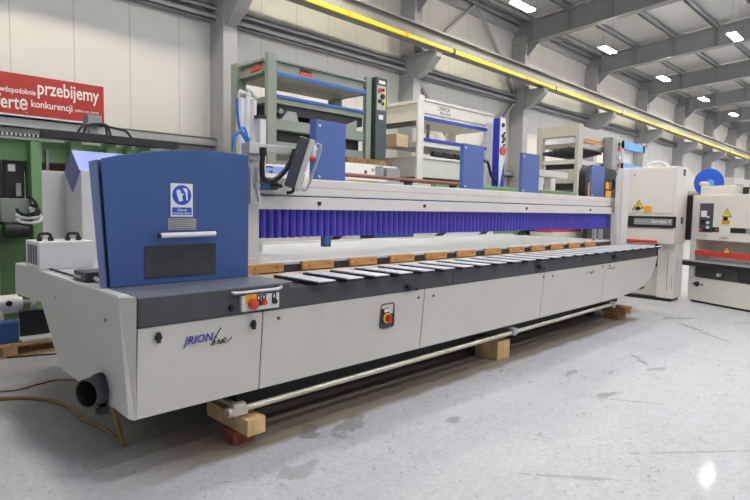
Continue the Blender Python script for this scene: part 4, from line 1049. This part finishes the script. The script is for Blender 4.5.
y, z = on_s(638.5, 208.3); build('door_knob', MB().cyl((SX-.012, y, z), (SX-.05, y, z), .035, seg=14), M['black'], o)
ya, za = on_s(644.5, 206); yb_, zb = on_s(651.5, 212); build('orange_label', MB().box(SX-.016, SX-.012, yb_, ya, zb, za), M['orange'], o)
ya, za = on_s(628.5, 213.5); yb_, zb = on_s(676, 226)
ns = build('name_strip', MB().box(SX-.015, SX, yb_, ya, 1.345, 1.545), M['black'], t, .004)
ya2, _ = on_s(634.5, 219); yb2, _ = on_s(672.5, 222)
build('name_plate', MB().box(SX-.02, SX-.015, yb2, ya2, 1.39, 1.50), M['grey'], ns)
text('name_lettering', 'Sandya 7', M['white'], ns, (SX-.021, 3.45, 1.445), .07, .33, face='left', bold=True)
build('cabinet_seam', MB().box(SX-.004, SX, SY+.02, 4.1, 1.325, 1.335), M['dgrey'], t)
build('red_guard', MB().box(SX-.05, SX+.02, 3.5, 4.1, 1.06, 1.11), M['red'], t, .006)
mb = MB(); mb.box(SX+.24, SX+.29, 3.42, 3.62, .62, 1.03); ob = build('switch_box', mb, M['black'], t)
for k in range(4): build('terminal', MB().box(SX+.225, SX+.24, 3.46, 3.56, .66+k*.1, .72+k*.1), M['rust' if k % 2 else 'grey'], ob)
mb = MB(); mb.box(SX+.155, SX+.16, SY+.12, SY+.125, .2, .9); mb.box(SX+.155, SX+.16, SY+.04, SY+.045, .25, .5); build('panel_line', mb, M['dgrey'], t)
for z in (2.28, 1.42): build('side_label', MB().box(SX+.33, SX+.45, SY-.003, SY, z, z+.12), M['dgrey'], t)
mb = MB(); pts = []
for (x, y) in ((664, 167), (668, 163), (673, 161), (677, 164), (679, 168)): X, Z = A(x, y, 3.6); pts.append((X-.2, 3.6, Z-.03))
mb.tube([(11.05, 3.9, 2.42), (11.05, 3.85, 2.5), (11.08, 3.7, 2.55), (11.1, 3.55, 2.5), (11.1, 3.5, 2.42)], .025, 8)
build('top_cable', mb, M['whitehose'], t)

# second sander, turned a little: built around its own origin, then placed
t = thing('wide_belt_sander', 'lower white sanding machine at the right edge, with a red bar and grey control panel', 'machine', (0, 0, 0), 'sanding machines')
build('upper_cabinet', MB().box(.0, 2.3, 0, 1.4, 1.14, 1.94), M['white2'], t, .015)
build('rear_cabinet', MB().box(.05, 2.3, .35, 1.4, .0, 1.14), M['white2'], t)
build('black_side_guard', MB().box(-.15, .0, .02, .12, 1.12, 1.94), M['black'], t, .01)
build('lower_cabinet', MB().box(.0, 2.3, .0, .36, .04, .46), M['white2'], t, .01)
build('plinth', MB().box(.04, 2.28, .05, 1.3, 0, .04), M['dark'], t)
build('end_post', MB().box(.0, .12, .0, .36, .46, 1.14), M['white2'], t)
build('window', MB().box(.12, 2.3, .03, .1, .46, .68), M['glass'], t)
build('window_frame', MB().box(.7, .95, .02, .05, .46, .68), M['dgrey'], t)
mb = MB(); mb.cyl((.62, .02, .55), (.62, -.03, .55), .03, seg=14); build('hand_knob', mb, M['white'], t)
build('infeed_table', MB().box(-.05, 2.3, -.12, .36, .745, .775), M['alu'], t, .004)
build('table_front', MB().box(-.05, 2.3, -.11, .2, .665, .745), M['black'], t, .004)
build('red_bar', MB().box(.13, 2.3, -.03, .08, .86, .95), M['red'], t, .008)
warn_sign(t, 'front', (.77, -.035, 1.0), .12)
cpn = build('control_panel', MB().box(.17, .44, -.012, .0, 1.28, 1.79), M['dgrey'], t, .004)
build('display', MB().box(.2, .32, -.016, -.012, 1.55, 1.66), M['white'], cpn)
for (x, z, mm, r) in ((.25, 1.47, 'black', .035), (.36, 1.45, 'white', .025), (.36, 1.37, 'white', .025), (.36, 1.55, 'white', .018), (.22, 1.32, 'red', .025), (.3, 1.32, 'black', .02), (.38, 1.32, 'black', .02)):
    build('button', MB().cyl((x, -.012, z), (x, -.04, z), r, seg=12), M[mm], cpn)
warn_sign(t, 'front', (.7, -.002, 1.63), .15)
build('cabinet_knob', MB().cyl((.69, 0, 1.525), (.69, -.04, 1.525), .032, seg=14), M['black'], t)
build('orange_label', MB().box(.61, .76, -.003, 0, 1.43, 1.5), M['orange'], t)
build('name_strip', MB().box(.44, 1.06, -.004, 0, 1.29, 1.375), M['black'], t)
build('name_plate', MB().box(1.06, 1.5, -.005, 0, 1.29, 1.375), M['grey'], t)
build('stop_mark', MB().box(.5, .55, -.012, -.004, 1.315, 1.35), M['red'], t)
build('paper_note', MB().box(.57, .78, -.007, -.004, 1.24, 1.39), M['white'], t)
mb = MB(); mb.box(.58, .75, -.003, 0, 1.185, 1.205); mb.box(.27, .29, -.003, 0, 1.21, 1.225); mb.box(.31, .34, -.003, 0, 1.21, 1.225); build('print_mark', mb, M['grey'], t)
mb = MB(); mb.cyl((.2, 0, .34), (.2, -.03, .34), .045, seg=16); mb.cyl((.3, 0, .34), (.3, -.015, .34), .018, seg=10); mb.box(.12, .2, -.02, 0, .325, .355); build('lock_knob', mb, M['black'], t)
build('top_box', MB().box(.06, .66, .1, .8, 1.94, 2.1), M['white2'], t, .01)
mb = MB(); mb.box(.72, 1.3, .3, .7, 1.94, 2.07); build('valve_block', mb, M['dark'], t)
mb = MB(); mb.tube([(.9, .25, 1.95), (.93, .25, 2.08), (1.05, .25, 2.12), (1.2, .25, 2.1)], .025, 8); build('white_hose', mb, M['whitehose'], t)
mb = MB(); mb.cyl((1.03, .2, 2.0), (1.5, .2, 2.03), .06, seg=14); build('red_roller', mb, M['red'], t)
t.location = (11.27, 3.12, 0); t.rotation_euler = (0, 0, math.atan2(-.894, -.447))

# blue reel on its stand behind the sanders
t = thing('blue_reel', 'big blue disc of a cable reel above the lower sanding machine', 'reel', (13.6, 3.75, 0))
X, Z = A(708.5, 183, 3.75); r = A(722, 183, 3.75)[0]-X; r *= .8
n_ = Vector((-.75, -.66, 0)).normalized(); c = Vector((X, 3.75, Z))
rad = 12.4*c.xy.length/FOC*.98
build('disc', MB().cyl(c, c+n_*.04, rad, seg=44), M['reel'], t)
build('disc_hub', MB().cyl(c+n_*.04, c+n_*.1, rad*.24, seg=20), M['sky'], t)
sd = Vector((n_.y, -n_.x, 0))
build('wrapped_roll', MB().ball(c+n_*.1-sd*rad*.45*-1+Vector((0, 0, -.03)), rad*.32, sq=(1, 1, .6)), M['skin'], t)
build('stand', MB().box(c.x-.1, c.x+.1, c.y-.02, c.y+.1, 0, c.z), M['grey'], t)
# far frame at the right edge
t = thing('far_press_frame', 'far beige press frame at the right edge beneath the crane rail', 'press', (0, 0, 0))
xa, za = A(734, 177, 8.); xb = xa+6
t.location = (xa+3, 8.3, 0); ABS[t.name] = Vector((xa+3, 8.3, 0))
build('top_beam', MB().box(xa, xb, 8., 8.6, za-.35, za), M['pgrey'], t)
for x in (xa, xa+2.4, xb-.5): build('press_column', MB().box(x, x+.5, 8., 8.5, 0, za-.35), M['pgrey'], t)
build('press_bed', MB().box(xa, xb, 8.1, 8.5, 0, za-1.2), M['dark'], t)

# ------------------------------------------------------------------ light
w = bpy.data.worlds.new('daylight'); sc.world = w; w.use_nodes = True
bg = w.node_tree.nodes['Background']; bg.inputs['Color'].default_value = (*lin((228, 236, 252)), 1); bg.inputs['Strength'].default_value = .45
sc.view_settings.view_transform = 'Standard'; sc.view_settings.look = 'None'; sc.view_settings.gamma = 1; sc.view_settings.exposure = -0.33
sc.view_settings.use_curve_mapping = False
sc.cycles.max_bounces = 10; sc.cycles.diffuse_bounces = 5
